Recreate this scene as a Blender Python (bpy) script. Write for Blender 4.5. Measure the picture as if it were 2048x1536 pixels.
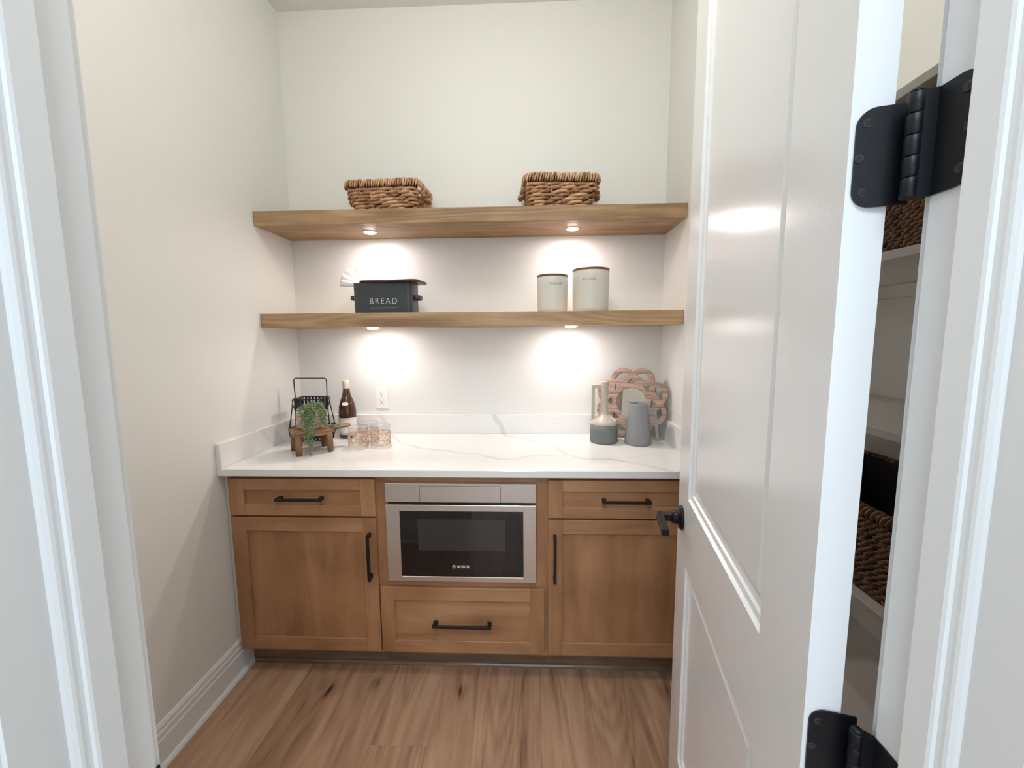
import bpy, bmesh, math, random
from mathutils import Vector, Matrix
PI = math.pi
random.seed(7)
for o in list(bpy.data.objects):
    bpy.data.objects.remove(o, do_unlink=True)
sc = bpy.context.scene
COL = sc.collection

# ------------------------------------------------------------------ camera, world, lights, exposure
cd = bpy.data.cameras.new('camera'); cam = bpy.data.objects.new('camera', cd); COL.objects.link(cam)
cd.sensor_fit = 'HORIZONTAL'; cd.sensor_width = 36.0; cd.lens = 14.553; cd.clip_start = 0.01; cd.clip_end = 60
rm = Matrix(((0.99925057, 0.00306088, 0.03858674), (0.03800256, 0.11186712, -0.99299625), (-0.00735603, 0.99371846, 0.11166696))).to_4x4()
cam.matrix_world = Matrix.Translation((1.2446, -2.2073, 1.4281)) @ rm
sc.camera = cam
w = bpy.data.worlds.new('world'); sc.world = w; w.use_nodes = True
w.node_tree.nodes['Background'].inputs[0].default_value = (0.80, 0.90, 1.0, 1); w.node_tree.nodes['Background'].inputs[1].default_value = 1.0
sc.view_settings.view_transform = 'Standard'; sc.view_settings.look = 'None'; sc.view_settings.gamma = 1.0; sc.view_settings.use_curve_mapping = False
sc.view_settings.exposure = 0.17

def area(name, loc, rot, sx, sy, power, col, shape='RECTANGLE', spread=PI):
    l = bpy.data.lights.new(name, 'AREA'); l.shape = shape; l.size = sx; l.size_y = sy; l.energy = power; l.color = col; l.spread = spread
    o = bpy.data.objects.new(name, l); COL.objects.link(o); o.location = loc; o.rotation_euler = rot
    return o
area('hall_window_daylight', (1.2, -5.35, 1.55), (PI/2, 0, 0), 4.6, 2.2, 50, (0.65, 0.845, 1.0))
area('hall_fill_light', (1.2, -3.1, 3.0), (0, 0, 0), 0.9, 0.9, 31, (0.82, 0.92, 1.0), 'DISK')  # cool fill added overhead to brighten the jambs; no known hall fixture
pl_ = bpy.data.lights.new('pantry_ceiling_light', 'POINT'); pl_.energy = 17.8; pl_.color = (1.0, 0.985, 0.925); pl_.shadow_soft_size = 0.11
po_ = bpy.data.objects.new('pantry_ceiling_light', pl_); COL.objects.link(po_); po_.location = (1.12, -1.30, 2.84)
sc.cycles.transparent_max_bounces = 32
PUCK_POWER = 1.2
PUCK_COL = (1.0, 0.88, 0.865)

# ------------------------------------------------------------------ materials
MATS = {}
def nmat(name):
    m = bpy.data.materials.new(name); m.use_nodes = True
    return m, m.node_tree.nodes, m.node_tree.links, m.node_tree.nodes['Principled BSDF']
def plain(name, col, rough=0.5, metal=0.0, spec=0.5, bump=0.0, bscale=200.0, var=0.0, coat=0.0):
    m, N, L, b = nmat(name)
    b.inputs['Base Color'].default_value = (*col, 1); b.inputs['Roughness'].default_value = rough; b.inputs['Metallic'].default_value = metal
    b.inputs['Specular IOR Level'].default_value = spec; b.inputs['Coat Weight'].default_value = coat
    tc = N.new('ShaderNodeTexCoord'); nz = N.new('ShaderNodeTexNoise'); nz.inputs['Scale'].default_value = bscale; nz.inputs['Detail'].default_value = 3
    L.new(tc.outputs['Object'], nz.inputs['Vector'])
    if bump > 0:
        bp = N.new('ShaderNodeBump'); bp.inputs['Strength'].default_value = bump; bp.inputs['Distance'].default_value = 0.001
        L.new(nz.outputs['Fac'], bp.inputs['Height']); L.new(bp.outputs['Normal'], b.inputs['Normal'])
    if var > 0:
        mx = N.new('ShaderNodeMix'); mx.data_type = 'RGBA'
        mx.inputs[6].default_value = (*[c*(1-var) for c in col], 1); mx.inputs[7].default_value = (*[min(1, c*(1+var)) for c in col], 1)
        L.new(nz.outputs['Fac'], mx.inputs[0]); L.new(mx.outputs[2], b.inputs['Base Color'])
    MATS[name] = m
    return m
def wood(name, dark, mid, light, axis='X', stretch=14, scale=1.6, rings=0.0, rough=0.4, bump=0.05, spread=0.14, blotch=0.5, fine=0.35, coat=0.0):
    """axis is the direction that the grain runs along, in the object's own coordinates"""
    m, N, L, b = nmat(name)
    tc = N.new('ShaderNodeTexCoord'); oi = N.new('ShaderNodeObjectInfo')
    mp = N.new('ShaderNodeMapping')
    s = {'X': (1, stretch, stretch), 'Y': (stretch, 1, stretch), 'Z': (stretch, stretch, 1)}[axis]
    mp.inputs['Scale'].default_value = tuple(scale*v for v in s)
    off = N.new('ShaderNodeVectorMath'); off.operation = 'MULTIPLY_ADD'
    off.inputs[1].default_value = (1, 1, 1)
    cm = N.new('ShaderNodeCombineXYZ')
    rmul = N.new('ShaderNodeMath'); rmul.operation = 'MULTIPLY'; rmul.inputs[1].default_value = 7.3
    L.new(oi.outputs['Random'], rmul.inputs[0])
    for i in range(3): L.new(rmul.outputs[0], cm.inputs[i])
    L.new(tc.outputs['Object'], off.inputs[0]); L.new(cm.outputs[0], off.inputs[2]); L.new(off.outputs[0], mp.inputs['Vector'])
    # large soft figure, warped
    n1 = N.new('ShaderNodeTexNoise'); n1.inputs['Scale'].default_value = 1.0; n1.inputs['Detail'].default_value = 5; n1.inputs['Distortion'].default_value = 0.9
    L.new(mp.outputs[0], n1.inputs['Vector'])
    # fine pores
    mp2 = N.new('ShaderNodeMapping'); s2 = {'X': (2.5, 90, 90), 'Y': (90, 2.5, 90), 'Z': (90, 90, 2.5)}[axis]; mp2.inputs['Scale'].default_value = s2
    L.new(off.outputs[0], mp2.inputs['Vector'])
    n2 = N.new('ShaderNodeTexNoise'); n2.inputs['Scale'].default_value = 2.2; n2.inputs['Detail'].default_value = 3; L.new(mp2.outputs[0], n2.inputs['Vector'])
    # blotches
    n3 = N.new('ShaderNodeTexNoise'); n3.inputs['Scale'].default_value = 5.5; n3.inputs['Detail'].default_value = 2; L.new(off.outputs[0], n3.inputs['Vector'])
    fac = n1.outputs['Fac']
    if rings > 0:
        # cathedral figure: isolines of a smooth stretched field
        mp4 = N.new('ShaderNodeMapping'); sr = {'X': (0.55, 4.2, 4.2), 'Y': (4.2, 0.55, 4.2), 'Z': (4.2, 4.2, 0.55)}[axis]; mp4.inputs['Scale'].default_value = sr
        L.new(off.outputs[0], mp4.inputs['Vector'])
        n4 = N.new('ShaderNodeTexNoise'); n4.inputs['Scale'].default_value = 1.3; n4.inputs['Detail'].default_value = 1.5; n4.inputs['Roughness'].default_value = 0.4; L.new(mp4.outputs[0], n4.inputs['Vector'])
        mu = N.new('ShaderNodeMath'); mu.operation = 'MULTIPLY'; mu.inputs[1].default_value = 105.0; L.new(n4.outputs['Fac'], mu.inputs[0])
        sn = N.new('ShaderNodeMath'); sn.operation = 'SINE'; L.new(mu.outputs[0], sn.inputs[0])
        ma = N.new('ShaderNodeMath'); ma.operation = 'MULTIPLY_ADD'; ma.inputs[1].default_value = rings*0.5; L.new(sn.outputs[0], ma.inputs[0]); L.new(n1.outputs['Fac'], ma.inputs[2])
        fac = ma.outputs[0]
    a1 = N.new('ShaderNodeMath'); a1.operation = 'MULTIPLY_ADD'; a1.inputs[1].default_value = fine
    sb = N.new('ShaderNodeMath'); sb.operation = 'SUBTRACT'; sb.inputs[1].default_value = 0.5; L.new(n2.outputs['Fac'], sb.inputs[0])
    L.new(sb.outputs[0], a1.inputs[0]); L.new(fac, a1.inputs[2])
    a2 = N.new('ShaderNodeMath'); a2.operation = 'MULTIPLY_ADD'; a2.inputs[1].default_value = blotch
    sb2 = N.new('ShaderNodeMath'); sb2.operation = 'SUBTRACT'; sb2.inputs[1].default_value = 0.5; L.new(n3.outputs['Fac'], sb2.inputs[0])
    L.new(sb2.outputs[0], a2.inputs[0]); L.new(a1.outputs[0], a2.inputs[2])
    # per-piece tone
    a3 = N.new('ShaderNodeMath'); a3.operation = 'MULTIPLY_ADD'; a3.inputs[1].default_value = spread
    sb3 = N.new('ShaderNodeMath'); sb3.operation = 'SUBTRACT'; sb3.inputs[1].default_value = 0.5; L.new(oi.outputs['Random'], sb3.inputs[0])
    L.new(sb3.outputs[0], a3.inputs[0]); L.new(a2.outputs[0], a3.inputs[2])
    src = a3.outputs[0]
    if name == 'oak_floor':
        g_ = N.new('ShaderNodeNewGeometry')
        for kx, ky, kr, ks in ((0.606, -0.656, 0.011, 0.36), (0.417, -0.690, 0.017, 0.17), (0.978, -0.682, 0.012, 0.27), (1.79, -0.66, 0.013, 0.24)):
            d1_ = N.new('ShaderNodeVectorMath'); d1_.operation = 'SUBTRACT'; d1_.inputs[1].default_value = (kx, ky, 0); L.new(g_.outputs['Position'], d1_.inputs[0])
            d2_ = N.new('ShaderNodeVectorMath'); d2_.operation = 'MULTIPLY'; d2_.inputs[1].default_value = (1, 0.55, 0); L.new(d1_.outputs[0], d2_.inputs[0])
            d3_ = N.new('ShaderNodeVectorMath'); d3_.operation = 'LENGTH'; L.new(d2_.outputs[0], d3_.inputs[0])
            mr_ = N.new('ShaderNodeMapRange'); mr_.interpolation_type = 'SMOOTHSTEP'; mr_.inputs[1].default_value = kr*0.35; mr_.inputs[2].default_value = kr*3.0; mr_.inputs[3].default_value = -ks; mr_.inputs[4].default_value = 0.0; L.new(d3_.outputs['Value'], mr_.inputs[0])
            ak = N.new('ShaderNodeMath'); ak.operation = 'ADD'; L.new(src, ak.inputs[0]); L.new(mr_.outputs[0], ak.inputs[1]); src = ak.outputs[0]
    cr = N.new('ShaderNodeValToRGB'); e = cr.color_ramp.elements
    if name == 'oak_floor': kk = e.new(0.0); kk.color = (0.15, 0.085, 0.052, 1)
    e = sorted(e, key=lambda q: q.position)[-2:]
    e[0].position = 0.22; e[0].color = (*dark, 1); e[1].position = 0.80; e[1].color = (*light, 1)
    k = cr.color_ramp.elements.new(0.5); k.color = (*mid, 1)
    L.new(src, cr.inputs[0]); L.new(cr.outputs[0], b.inputs['Base Color'])
    b.inputs['Roughness'].default_value = rough; b.inputs['Coat Weight'].default_value = coat
    bp = N.new('ShaderNodeBump'); bp.inputs['Strength'].default_value = bump; bp.inputs['Distance'].default_value = 0.002
    L.new(a1.outputs[0], bp.inputs['Height']); L.new(bp.outputs['Normal'], b.inputs['Normal'])
    MATS[name] = m
    return m

plain('hall_paint', (0.80, 0.81, 0.82), 0.6)
plain('wall_paint', (0.79, 0.785, 0.75), 0.55, bump=0.06, bscale=350)
plain('ceiling_paint', (0.84, 0.84, 0.80), 0.7, bump=0.05)
plain('trim_paint', (0.80, 0.81, 0.81), 0.28, bump=0.03, bscale=60)
plain('door_paint', (0.835, 0.845, 0.86), 0.20, bump=0.16, bscale=420)
plain('melamine', (0.80, 0.78, 0.73), 0.45)
plain('black_metal', (0.012, 0.012, 0.014), 0.42, 0.3, bump=0.05)
plain('hinge_black', (0.004, 0.005, 0.008), 0.42, 0.0, 0.32, bump=0.04, bscale=500)
plain('bronze_black', (0.016, 0.015, 0.018), 0.28, 0.7)
plain('rubber_dark', (0.02, 0.02, 0.02), 0.6)
plain('oven_glass', (0.006, 0.006, 0.008), 0.05, spec=0.7)
plain('oven_screen', (0.030, 0.028, 0.030), 0.16, spec=0.8)
plain('white_print', (0.75, 0.76, 0.76), 0.5)
plain('grey_print', (0.16, 0.15, 0.14), 0.6)
plain('plastic_white', (0.86, 0.85, 0.83), 0.3)
plain('slot_dark', (0.05, 0.045, 0.04), 0.6)
plain('tin_grey', (0.050, 0.058, 0.068), 0.38, 0.1, bump=0.02)
plain('ceramic_cream', (0.70, 0.68, 0.61), 0.32, var=0.04, bscale=12)
plain('vase_cream', (0.50, 0.445, 0.37), 0.3, var=0.10, bscale=16)
plain('vase_grey', (0.17, 0.18, 0.18), 0.75, bump=0.2, bscale=300, var=0.08)
plain('pitcher_grey', (0.245, 0.245, 0.26), 0.6, bump=0.15, bscale=200, var=0.05)
plain('cloth_white', (0.86, 0.85, 0.83), 0.9, bump=0.3, bscale=600)
plain('mirror_glass', (0.86, 0.87, 0.85), 0.02, 1.0)
plain('strip_brass', (0.30, 0.25, 0.20), 0.35, 0.8)
plain('rope_tan', (0.72, 0.50, 0.35), 0.8, var=0.3, bscale=60)
plain('soil_brown', (0.12, 0.08, 0.05), 0.9)
plain('bottle_cap', (0.62, 0.56, 0.40), 0.45)
plain('paper_label', (0.74, 0.72, 0.68), 0.7, var=0.03, bscale=80)
plain('wine_brown', (0.055, 0.018, 0.005), 0.10, spec=0.6, var=0.35, bscale=14)
plain('glass_lip', (0.45, 0.45, 0.44), 0.08, spec=0.8)
plain('wicker_core', (0.10, 0.055, 0.03), 0.9)
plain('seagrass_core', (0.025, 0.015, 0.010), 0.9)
plain('dark_inside', (0.012, 0.009, 0.008), 0.6)  # near-black tone for the open basket's inner wall
plain('caulk', (0.75, 0.73, 0.69), 0.6)
plain('vine_green', (0.17, 0.235, 0.10), 0.30, var=0.6, bscale=90)

wood('maple_x', (0.29, 0.138, 0.062), (0.405, 0.203, 0.098), (0.50, 0.27, 0.14), 'X', 7, 1.5, rough=0.36, blotch=0.6, fine=0.18)
wood('maple_z', (0.275, 0.130, 0.056), (0.385, 0.190, 0.088), (0.475, 0.255, 0.128), 'Z', 7, 1.5, rough=0.36, blotch=0.6, fine=0.18)
wood('walnut_shelf', (0.235, 0.140, 0.070), (0.40, 0.255, 0.135), (0.54, 0.375, 0.215), 'X', 11, 1.1, rings=0.14, rough=0.55, blotch=0.35, fine=0.35)
wood('oak_floor', (0.32, 0.18, 0.108), (0.455, 0.268, 0.168), (0.56, 0.36, 0.235), 'Y', 12, 1.3, rings=0.17, rough=0.34, bump=0.06, spread=0.22, blotch=0.22, fine=0.42)
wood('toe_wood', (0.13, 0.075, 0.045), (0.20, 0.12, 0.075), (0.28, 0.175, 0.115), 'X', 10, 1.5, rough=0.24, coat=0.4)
wood('stool_wood', (0.10, 0.048, 0.022), (0.26, 0.135, 0.062), (0.43, 0.255, 0.13), 'X', 9, 6, rings=0.1, rough=0.65, bump=0.35, blotch=0.5)
wood('stool_leg_wood', (0.09, 0.040, 0.018), (0.22, 0.105, 0.050), (0.35, 0.19, 0.095), 'Z', 9, 6, rough=0.65, bump=0.3, blotch=0.5)
wood('mirror_wood', (0.20, 0.125, 0.095), (0.35, 0.235, 0.18), (0.50, 0.37, 0.29), 'X', 16, 9, rings=0.2, rough=0.75, bump=0.6, blotch=0.25, fine=0.6)
wood('lid_wood', (0.035, 0.012, 0.009), (0.065, 0.022, 0.015), (0.105, 0.038, 0.024), 'X', 12, 4, rough=0.35)
wood('lid_copper', (0.09, 0.03, 0.015), (0.17, 0.06, 0.03), (0.30, 0.13, 0.06), 'X', 10, 5, rough=0.35)

def strand_mat(name, c0, c1, c2, scale):
    m, N, L, b = nmat(name)
    tc = N.new('ShaderNodeTexCoord'); g = N.new('ShaderNodeNewGeometry')
    nz = N.new('ShaderNodeTexNoise'); nz.inputs['Scale'].default_value = scale; nz.inputs['Detail'].default_value = 4; L.new(tc.outputs['Object'], nz.inputs['Vector'])
    ad = N.new('ShaderNodeMath'); ad.operation = 'MULTIPLY_ADD'; ad.inputs[1].default_value = 0.55; L.new(g.outputs['Random Per Island'], ad.inputs[0])
    mu = N.new('ShaderNodeMath'); mu.operation = 'MULTIPLY_ADD'; mu.inputs[1].default_value = 1.0; mu.inputs[2].default_value = -0.27; L.new(nz.outputs['Fac'], mu.inputs[0]); L.new(mu.outputs[0], ad.inputs[2])
    cr = N.new('ShaderNodeValToRGB'); e = cr.color_ramp.elements; e[0].position = 0.12; e[0].color = (*c0, 1); e[1].position = 0.88; e[1].color = (*c2, 1); k = e.new(0.5); k.color = (*c1, 1)
    L.new(ad.outputs[0], cr.inputs[0]); L.new(cr.outputs[0], b.inputs['Base Color']); b.inputs['Roughness'].default_value = 0.6
    MATS[name] = m
strand_mat('water_hyacinth', (0.20, 0.085, 0.038), (0.52, 0.285, 0.145), (0.74, 0.50, 0.30), 40)
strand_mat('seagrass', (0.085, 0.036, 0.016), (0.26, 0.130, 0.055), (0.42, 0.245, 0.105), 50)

def steel(name):
    m, N, L, b = nmat(name)
    tc = N.new('ShaderNodeTexCoord'); mp = N.new('ShaderNodeMapping'); mp.inputs['Scale'].default_value = (2, 400, 900); L.new(tc.outputs['Object'], mp.inputs['Vector'])
    nz = N.new('ShaderNodeTexNoise'); nz.inputs['Scale'].default_value = 1; nz.inputs['Detail'].default_value = 2; L.new(mp.outputs[0], nz.inputs['Vector'])
    mr = N.new('ShaderNodeMapRange'); mr.inputs[3].default_value = 0.30; mr.inputs[4].default_value = 0.44; L.new(nz.outputs['Fac'], mr.inputs[0]); L.new(mr.outputs[0], b.inputs['Roughness'])
    b.inputs['Base Color'].default_value = (0.80, 0.79, 0.78, 1); b.inputs['Metallic'].default_value = 1.0; b.inputs['Anisotropic'].default_value = 0.6
    MATS[name] = m
steel('brushed_steel')
def glassy(name, col):
    m, N, L, b = nmat(name); N.remove(b)
    tr = N.new('ShaderNodeBsdfTransparent'); tr.inputs[0].default_value = (*col, 1); gl = N.new('ShaderNodeBsdfGlossy'); gl.inputs['Roughness'].default_value = 0.02
    lw = N.new('ShaderNodeLayerWeight'); lw.inputs[0].default_value = 0.5; mx = N.new('ShaderNodeMixShader')
    pw = N.new('ShaderNodeMath'); pw.operation = 'POWER'; pw.inputs[1].default_value = 3.5; ml = N.new('ShaderNodeMath'); ml.operation = 'MULTIPLY_ADD'; ml.inputs[1].default_value = 0.55; ml.inputs[2].default_value = 0.045
    L.new(lw.outputs['Facing'], pw.inputs[0]); L.new(pw.outputs[0], ml.inputs[0]); L.new(ml.outputs[0], mx.inputs[0]); L.new(tr.outputs[0], mx.inputs[1]); L.new(gl.outputs[0], mx.inputs[2]); L.new(mx.outputs[0], N['Material Output'].inputs[0])
    MATS[name] = m
glassy('clear_glass', (0.95, 0.955, 0.95))
def lamp_mat(name, col, s):
    m, N, L, b = nmat(name)
    b.inputs['Emission Color'].default_value = (*col, 1); b.inputs['Emission Strength'].default_value = s; b.inputs['Base Color'].default_value = (0.9, 0.88, 0.85, 1)
    MATS[name] = m
lamp_mat('puck_lens', (1.0, 0.88, 0.85), 95.0)

def quartz():
    m, N, L, b = nmat('quartz')
    g = N.new('ShaderNodeNewGeometry'); sp = N.new('ShaderNodeSeparateXYZ'); L.new(g.outputs['Position'], sp.inputs[0])
    ad = N.new('ShaderNodeMath'); ad.operation = 'ADD'; L.new(sp.outputs['Y'], ad.inputs[0]); L.new(sp.outputs['Z'], ad.inputs[1])
    ad2 = N.new('ShaderNodeMath'); ad2.operation = 'SUBTRACT'; ad2.inputs[1].default_value = 0.914; L.new(ad.outputs[0], ad2.inputs[0])
    cb = N.new('ShaderNodeCombineXYZ'); L.new(sp.outputs['X'], cb.inputs[0]); L.new(ad2.outputs[0], cb.inputs[1])
    nz = N.new('ShaderNodeTexNoise'); nz.inputs['Scale'].default_value = 9; nz.inputs['Detail'].default_value = 4; L.new(cb.outputs[0], nz.inputs['Vector'])
    vm = N.new('ShaderNodeVectorMath'); vm.operation = 'MULTIPLY_ADD'; vm.inputs[1].default_value = (0.06, 0.06, 0); vm.inputs[2].default_value = (-0.03, -0.03, 0); L.new(nz.outputs['Color'], vm.inputs[0])
    pv = N.new('ShaderNodeVectorMath'); pv.operation = 'ADD'; L.new(cb.outputs[0], pv.inputs[0]); L.new(vm.outputs[0], pv.inputs[1])
    def seg(a, c, w0):
        d = (c[0]-a[0], c[1]-a[1]); l2 = d[0]**2+d[1]**2
        s = N.new('ShaderNodeVectorMath'); s.operation = 'SUBTRACT'; s.inputs[1].default_value = (a[0], a[1], 0); L.new(pv.outputs[0], s.inputs[0])
        dt = N.new('ShaderNodeVectorMath'); dt.operation = 'DOT_PRODUCT'; dt.inputs[1].default_value = (d[0]/l2, d[1]/l2, 0); L.new(s.outputs[0], dt.inputs[0])
        cl = N.new('ShaderNodeClamp'); L.new(dt.outputs['Value'], cl.inputs[0])
        sc_ = N.new('ShaderNodeVectorMath'); sc_.operation = 'SCALE'; sc_.inputs[0].default_value = (d[0], d[1], 0); L.new(cl.outputs[0], sc_.inputs['Scale'])
        df = N.new('ShaderNodeVectorMath'); df.operation = 'DISTANCE'; L.new(s.outputs[0], df.inputs[0]); L.new(sc_.outputs[0], df.inputs[1])
        dv = N.new('ShaderNodeMath'); dv.operation = 'DIVIDE'; dv.inputs[1].default_value = w0; L.new(df.outputs['Value'], dv.inputs[0])
        return dv.outputs[0]
    lines = [([(1.045, 0.11), (1.065, 0.06), (1.10, 0.01), (1.136, -0.075), (1.254, -0.164), (1.36, -0.288), (1.417, -0.42), (1.497, -0.478), (1.625, -0.505), (1.80, -0.635)], 0.016),
             ([(0.44, 0.10), (0.484, -0.03), (0.609, -0.22), (0.74, -0.339), (0.887, -0.371), (1.008, -0.419), (1.125, -0.494), (1.178, -0.507), (1.252, -0.447), (1.40, -0.43)], 0.014),
             ([(0.03, -0.10), (0.10, 0.02), (0.13, 0.12)], 0.014), ([(0.0, -0.33), (0.03, -0.2), (0.2, -0.06)], 0.010), ([(1.70, -0.12), (1.80, 0.0), (1.9, 0.09)], 0.010)]
    out = None
    for pts, w0 in lines:
        for a, c in zip(pts, pts[1:]):
            o = seg(a, c, w0)
            if out is None: out = o
            else:
                mn = N.new('ShaderNodeMath'); mn.operation = 'MINIMUM'; L.new(out, mn.inputs[0]); L.new(o, mn.inputs[1]); out = mn.outputs[0]
    mr = N.new('ShaderNodeMapRange'); mr.interpolation_type = 'SMOOTHSTEP'; mr.inputs[1].default_value = 0.3; mr.inputs[2].default_value = 1.15; mr.inputs[3].default_value = 0.58; mr.inputs[4].default_value = 0.0; L.new(out, mr.inputs[0])
    n2 = N.new('ShaderNodeTexNoise'); n2.inputs['Scale'].default_value = 5; n2.inputs['Detail'].default_value = 2; L.new(cb.outputs[0], n2.inputs['Vector'])
    mm = N.new('ShaderNodeMath'); mm.operation = 'MULTIPLY'; L.new(mr.outputs[0], mm.inputs[0]); L.new(n2.outputs['Fac'], mm.inputs[1])
    # short specks on the sawn edge
    n5 = N.new('ShaderNodeTexNoise'); n5.inputs['Scale'].default_value = 26; n5.inputs['Detail'].default_value = 3; mp = N.new('ShaderNodeMapping'); mp.inputs['Scale'].default_value = (0.35, 1.6, 1); L.new(cb.outputs[0], mp.inputs[0]); L.new(mp.outputs[0], n5.inputs['Vector'])
    m5 = N.new('ShaderNodeMapRange'); m5.inputs[1].default_value = 0.68; m5.inputs[2].default_value = 0.80; m5.inputs[4].default_value = 0.35; L.new(n5.outputs['Fac'], m5.inputs[0])
    mxx = N.new('ShaderNodeMath'); mxx.operation = 'MAXIMUM'; L.new(mm.outputs[0], mxx.inputs[0]); L.new(m5.outputs[0], mxx.inputs[1])
    mx = N.new('ShaderNodeMix'); mx.data_type = 'RGBA'; mx.inputs[6].default_value = (0.83, 0.82, 0.80, 1); mx.inputs[7].default_value = (0.42, 0.40, 0.38, 1)
    L.new(mxx.outputs[0], mx.inputs[0]); L.new(mx.outputs[2], b.inputs['Base Color']); b.inputs['Roughness'].default_value = 0.12
    MATS['quartz'] = m
quartz()

# ------------------------------------------------------------------ mesh helpers
class MB:
    def __init__(s): s.v = []; s.f = []; s.sm = []
    def add(s, verts, faces, smooth=False):
        n = len(s.v); s.v += [tuple(p) for p in verts]; s.f += [tuple(i+n for i in f) for f in faces]; s.sm += [smooth]*len(faces)
        return s
    def bm(s, b, smooth=False):
        b.verts.index_update()
        s.add([v.co.copy() for v in b.verts], [[v.index for v in f.verts] for f in b.faces], smooth); b.free()
        return s
    def box(s, x0, x1, y0, y1, z0, z1, bev=0.0, seg=1, M=None):
        b = bmesh.new(); bmesh.ops.create_cube(b, size=1.0)
        for v in b.verts: v.co = Vector(((x0+x1)/2+v.co.x*(x1-x0), (y0+y1)/2+v.co.y*(y1-y0), (z0+z1)/2+v.co.z*(z1-z0)))
        if bev > 0: bmesh.ops.bevel(b, geom=list(b.edges), offset=bev, segments=seg, affect='EDGES', profile=0.5)
        if M is not None: bmesh.ops.transform(b, matrix=M, verts=b.verts)
        return s.bm(b, False)
    def lathe(s, prof, c=(0, 0, 0), n=40, smooth=True, axis='Z', closed=False):
        vs = []; fs = []; m = len(prof)
        for r, z in prof:
            for k in range(n):
                a = 2*PI*k/n
                p = (r*math.cos(a), r*math.sin(a), z)
                if axis == 'Y': p = (p[0], p[2], p[1])
                if axis == 'X': p = (p[2], p[0], p[1])
                vs.append((c[0]+p[0], c[1]+p[1], c[2]+p[2]))
        for i in range(m-1 if not closed else m):
            j = (i+1) % m
            for k in range(n):
                k2 = (k+1) % n
                fs.append((i*n+k, i*n+k2, j*n+k2, j*n+k))
        s.add(vs, fs, smooth)
        if not closed:
            if prof[0][0] > 1e-5: s.add([vs[k] for k in range(n)], [tuple(reversed(range(n)))])
            if prof[-1][0] > 1e-5: s.add([vs[(m-1)*n+k] for k in range(n)], [tuple(range(n))])
        return s
    def tube(s, pts, r, n=8, closed=False, smooth=True, flat=None):
        """r: number or list; flat=(a,b) makes an elliptical section a (sideways) by b"""
        P = [Vector(p) for p in pts]; m = len(P); R = r if isinstance(r, (list, tuple)) else [r]*m
        T = []
        for i in range(m):
            a = P[(i-1) % m] if closed or i > 0 else P[i]; b = P[(i+1) % m] if closed or i < m-1 else P[i]
            t = (b-a); T.append(t.normalized() if t.length > 1e-9 else Vector((0, 0, 1)))
        up = Vector((0, 0, 1)) if abs(T[0].z) < 0.9 else Vector((1, 0, 0))
        nn = (up - T[0]*up.dot(T[0])).normalized(); vs = []
        for i in range(m):
            nn = nn - T[i]*nn.dot(T[i])
            if nn.length < 1e-6: nn = T[i].orthogonal()
            nn.normalize(); bb = T[i].cross(nn)
            for k in range(n):
                a = 2*PI*k/n
                fa, fb = flat if flat else (1, 1)
                vs.append(P[i] + (nn*math.cos(a)*fb + bb*math.sin(a)*fa)*R[i])
        fs = []
        for i in range(m if closed else m-1):
            j = (i+1) % m
            for k in range(n):
                k2 = (k+1) % n; fs.append((i*n+k, i*n+k2, j*n+k2, j*n+k))
        if not closed: fs.append(tuple(reversed(range(n)))); fs.append(tuple(range((m-1)*n, m*n)))
        return s.add(vs, fs, smooth)
    def prism(s, poly, fn, d0, d1, smooth=False):
        """poly in 2-D, fn(u, v, d) -> point; extruded from d0 to d1"""
        n = len(poly); vs = [fn(u, v, d0) for u, v in poly] + [fn(u, v, d1) for u, v in poly]
        fs = [tuple(reversed(range(n))), tuple(range(n, 2*n))] + [(i, (i+1) % n, n+(i+1) % n, n+i) for i in range(n)]
        return s.add(vs, fs, smooth)
    def ball(s, c, rx, ry=None, rz=None, u=8, v=5, M=None):
        ry = ry or rx; rz = rz or rx; vs = [Vector((0, 0, rz))]; fs = []
        for i in range(1, v):
            for k in range(u):
                t = PI*i/v; a = 2*PI*k/u; vs.append(Vector((rx*math.sin(t)*math.cos(a), ry*math.sin(t)*math.sin(a), rz*math.cos(t))))
        vs.append(Vector((0, 0, -rz)))
        for k in range(u):
            fs.append((0, 1+k, 1+(k+1) % u)); fs.append((len(vs)-1, 1+(v-2)*u+(k+1) % u, 1+(v-2)*u+k))
            for i in range(v-2): a = 1+i*u; fs.append((a+k, a+u+k, a+u+(k+1) % u, a+(k+1) % u))
        if M is not None: vs = [M @ p for p in vs]
        return s.add([p+Vector(c) for p in vs], fs, True)
    def mesh(s, name, mat):
        me = bpy.data.meshes.new(name); me.from_pydata(s.v, [], s.f); me.update()
        for p, q in zip(me.polygons, s.sm): p.use_smooth = q
        b = bmesh.new(); b.from_mesh(me); bmesh.ops.recalc_face_normals(b, faces=b.faces); b.to_mesh(me); b.free()
        me.materials.append(MATS[mat])
        return me
def part(name, mb, mat, parent=None, label=None, loc=None, rz=0.0):
    o = bpy.data.objects.new(name, mb if isinstance(mb, bpy.types.Mesh) else mb.mesh(name, mat)); COL.objects.link(o)
    if parent is not None: o.parent = parent
    if loc is not None: o.location = loc
    o.rotation_euler[2] = rz
    if label: o['label'] = label
    return o
def tag(o, label, cat, group=None):
    o['label'] = label; o['category'] = cat
    if group: o['group'] = group
    return o
def thing(name, label, cat, loc=(0, 0, 0), rz=0.0, group=None):
    o = bpy.data.objects.new(name, None); COL.objects.link(o); o.location = loc; o.rotation_euler[2] = rz; o.empty_display_size = 0.05
    return tag(o, label, cat, group)
def struct(name, mb, mat, parent=None):
    o = part(name, mb, mat, parent); o['kind'] = 'structure'; return o
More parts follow.
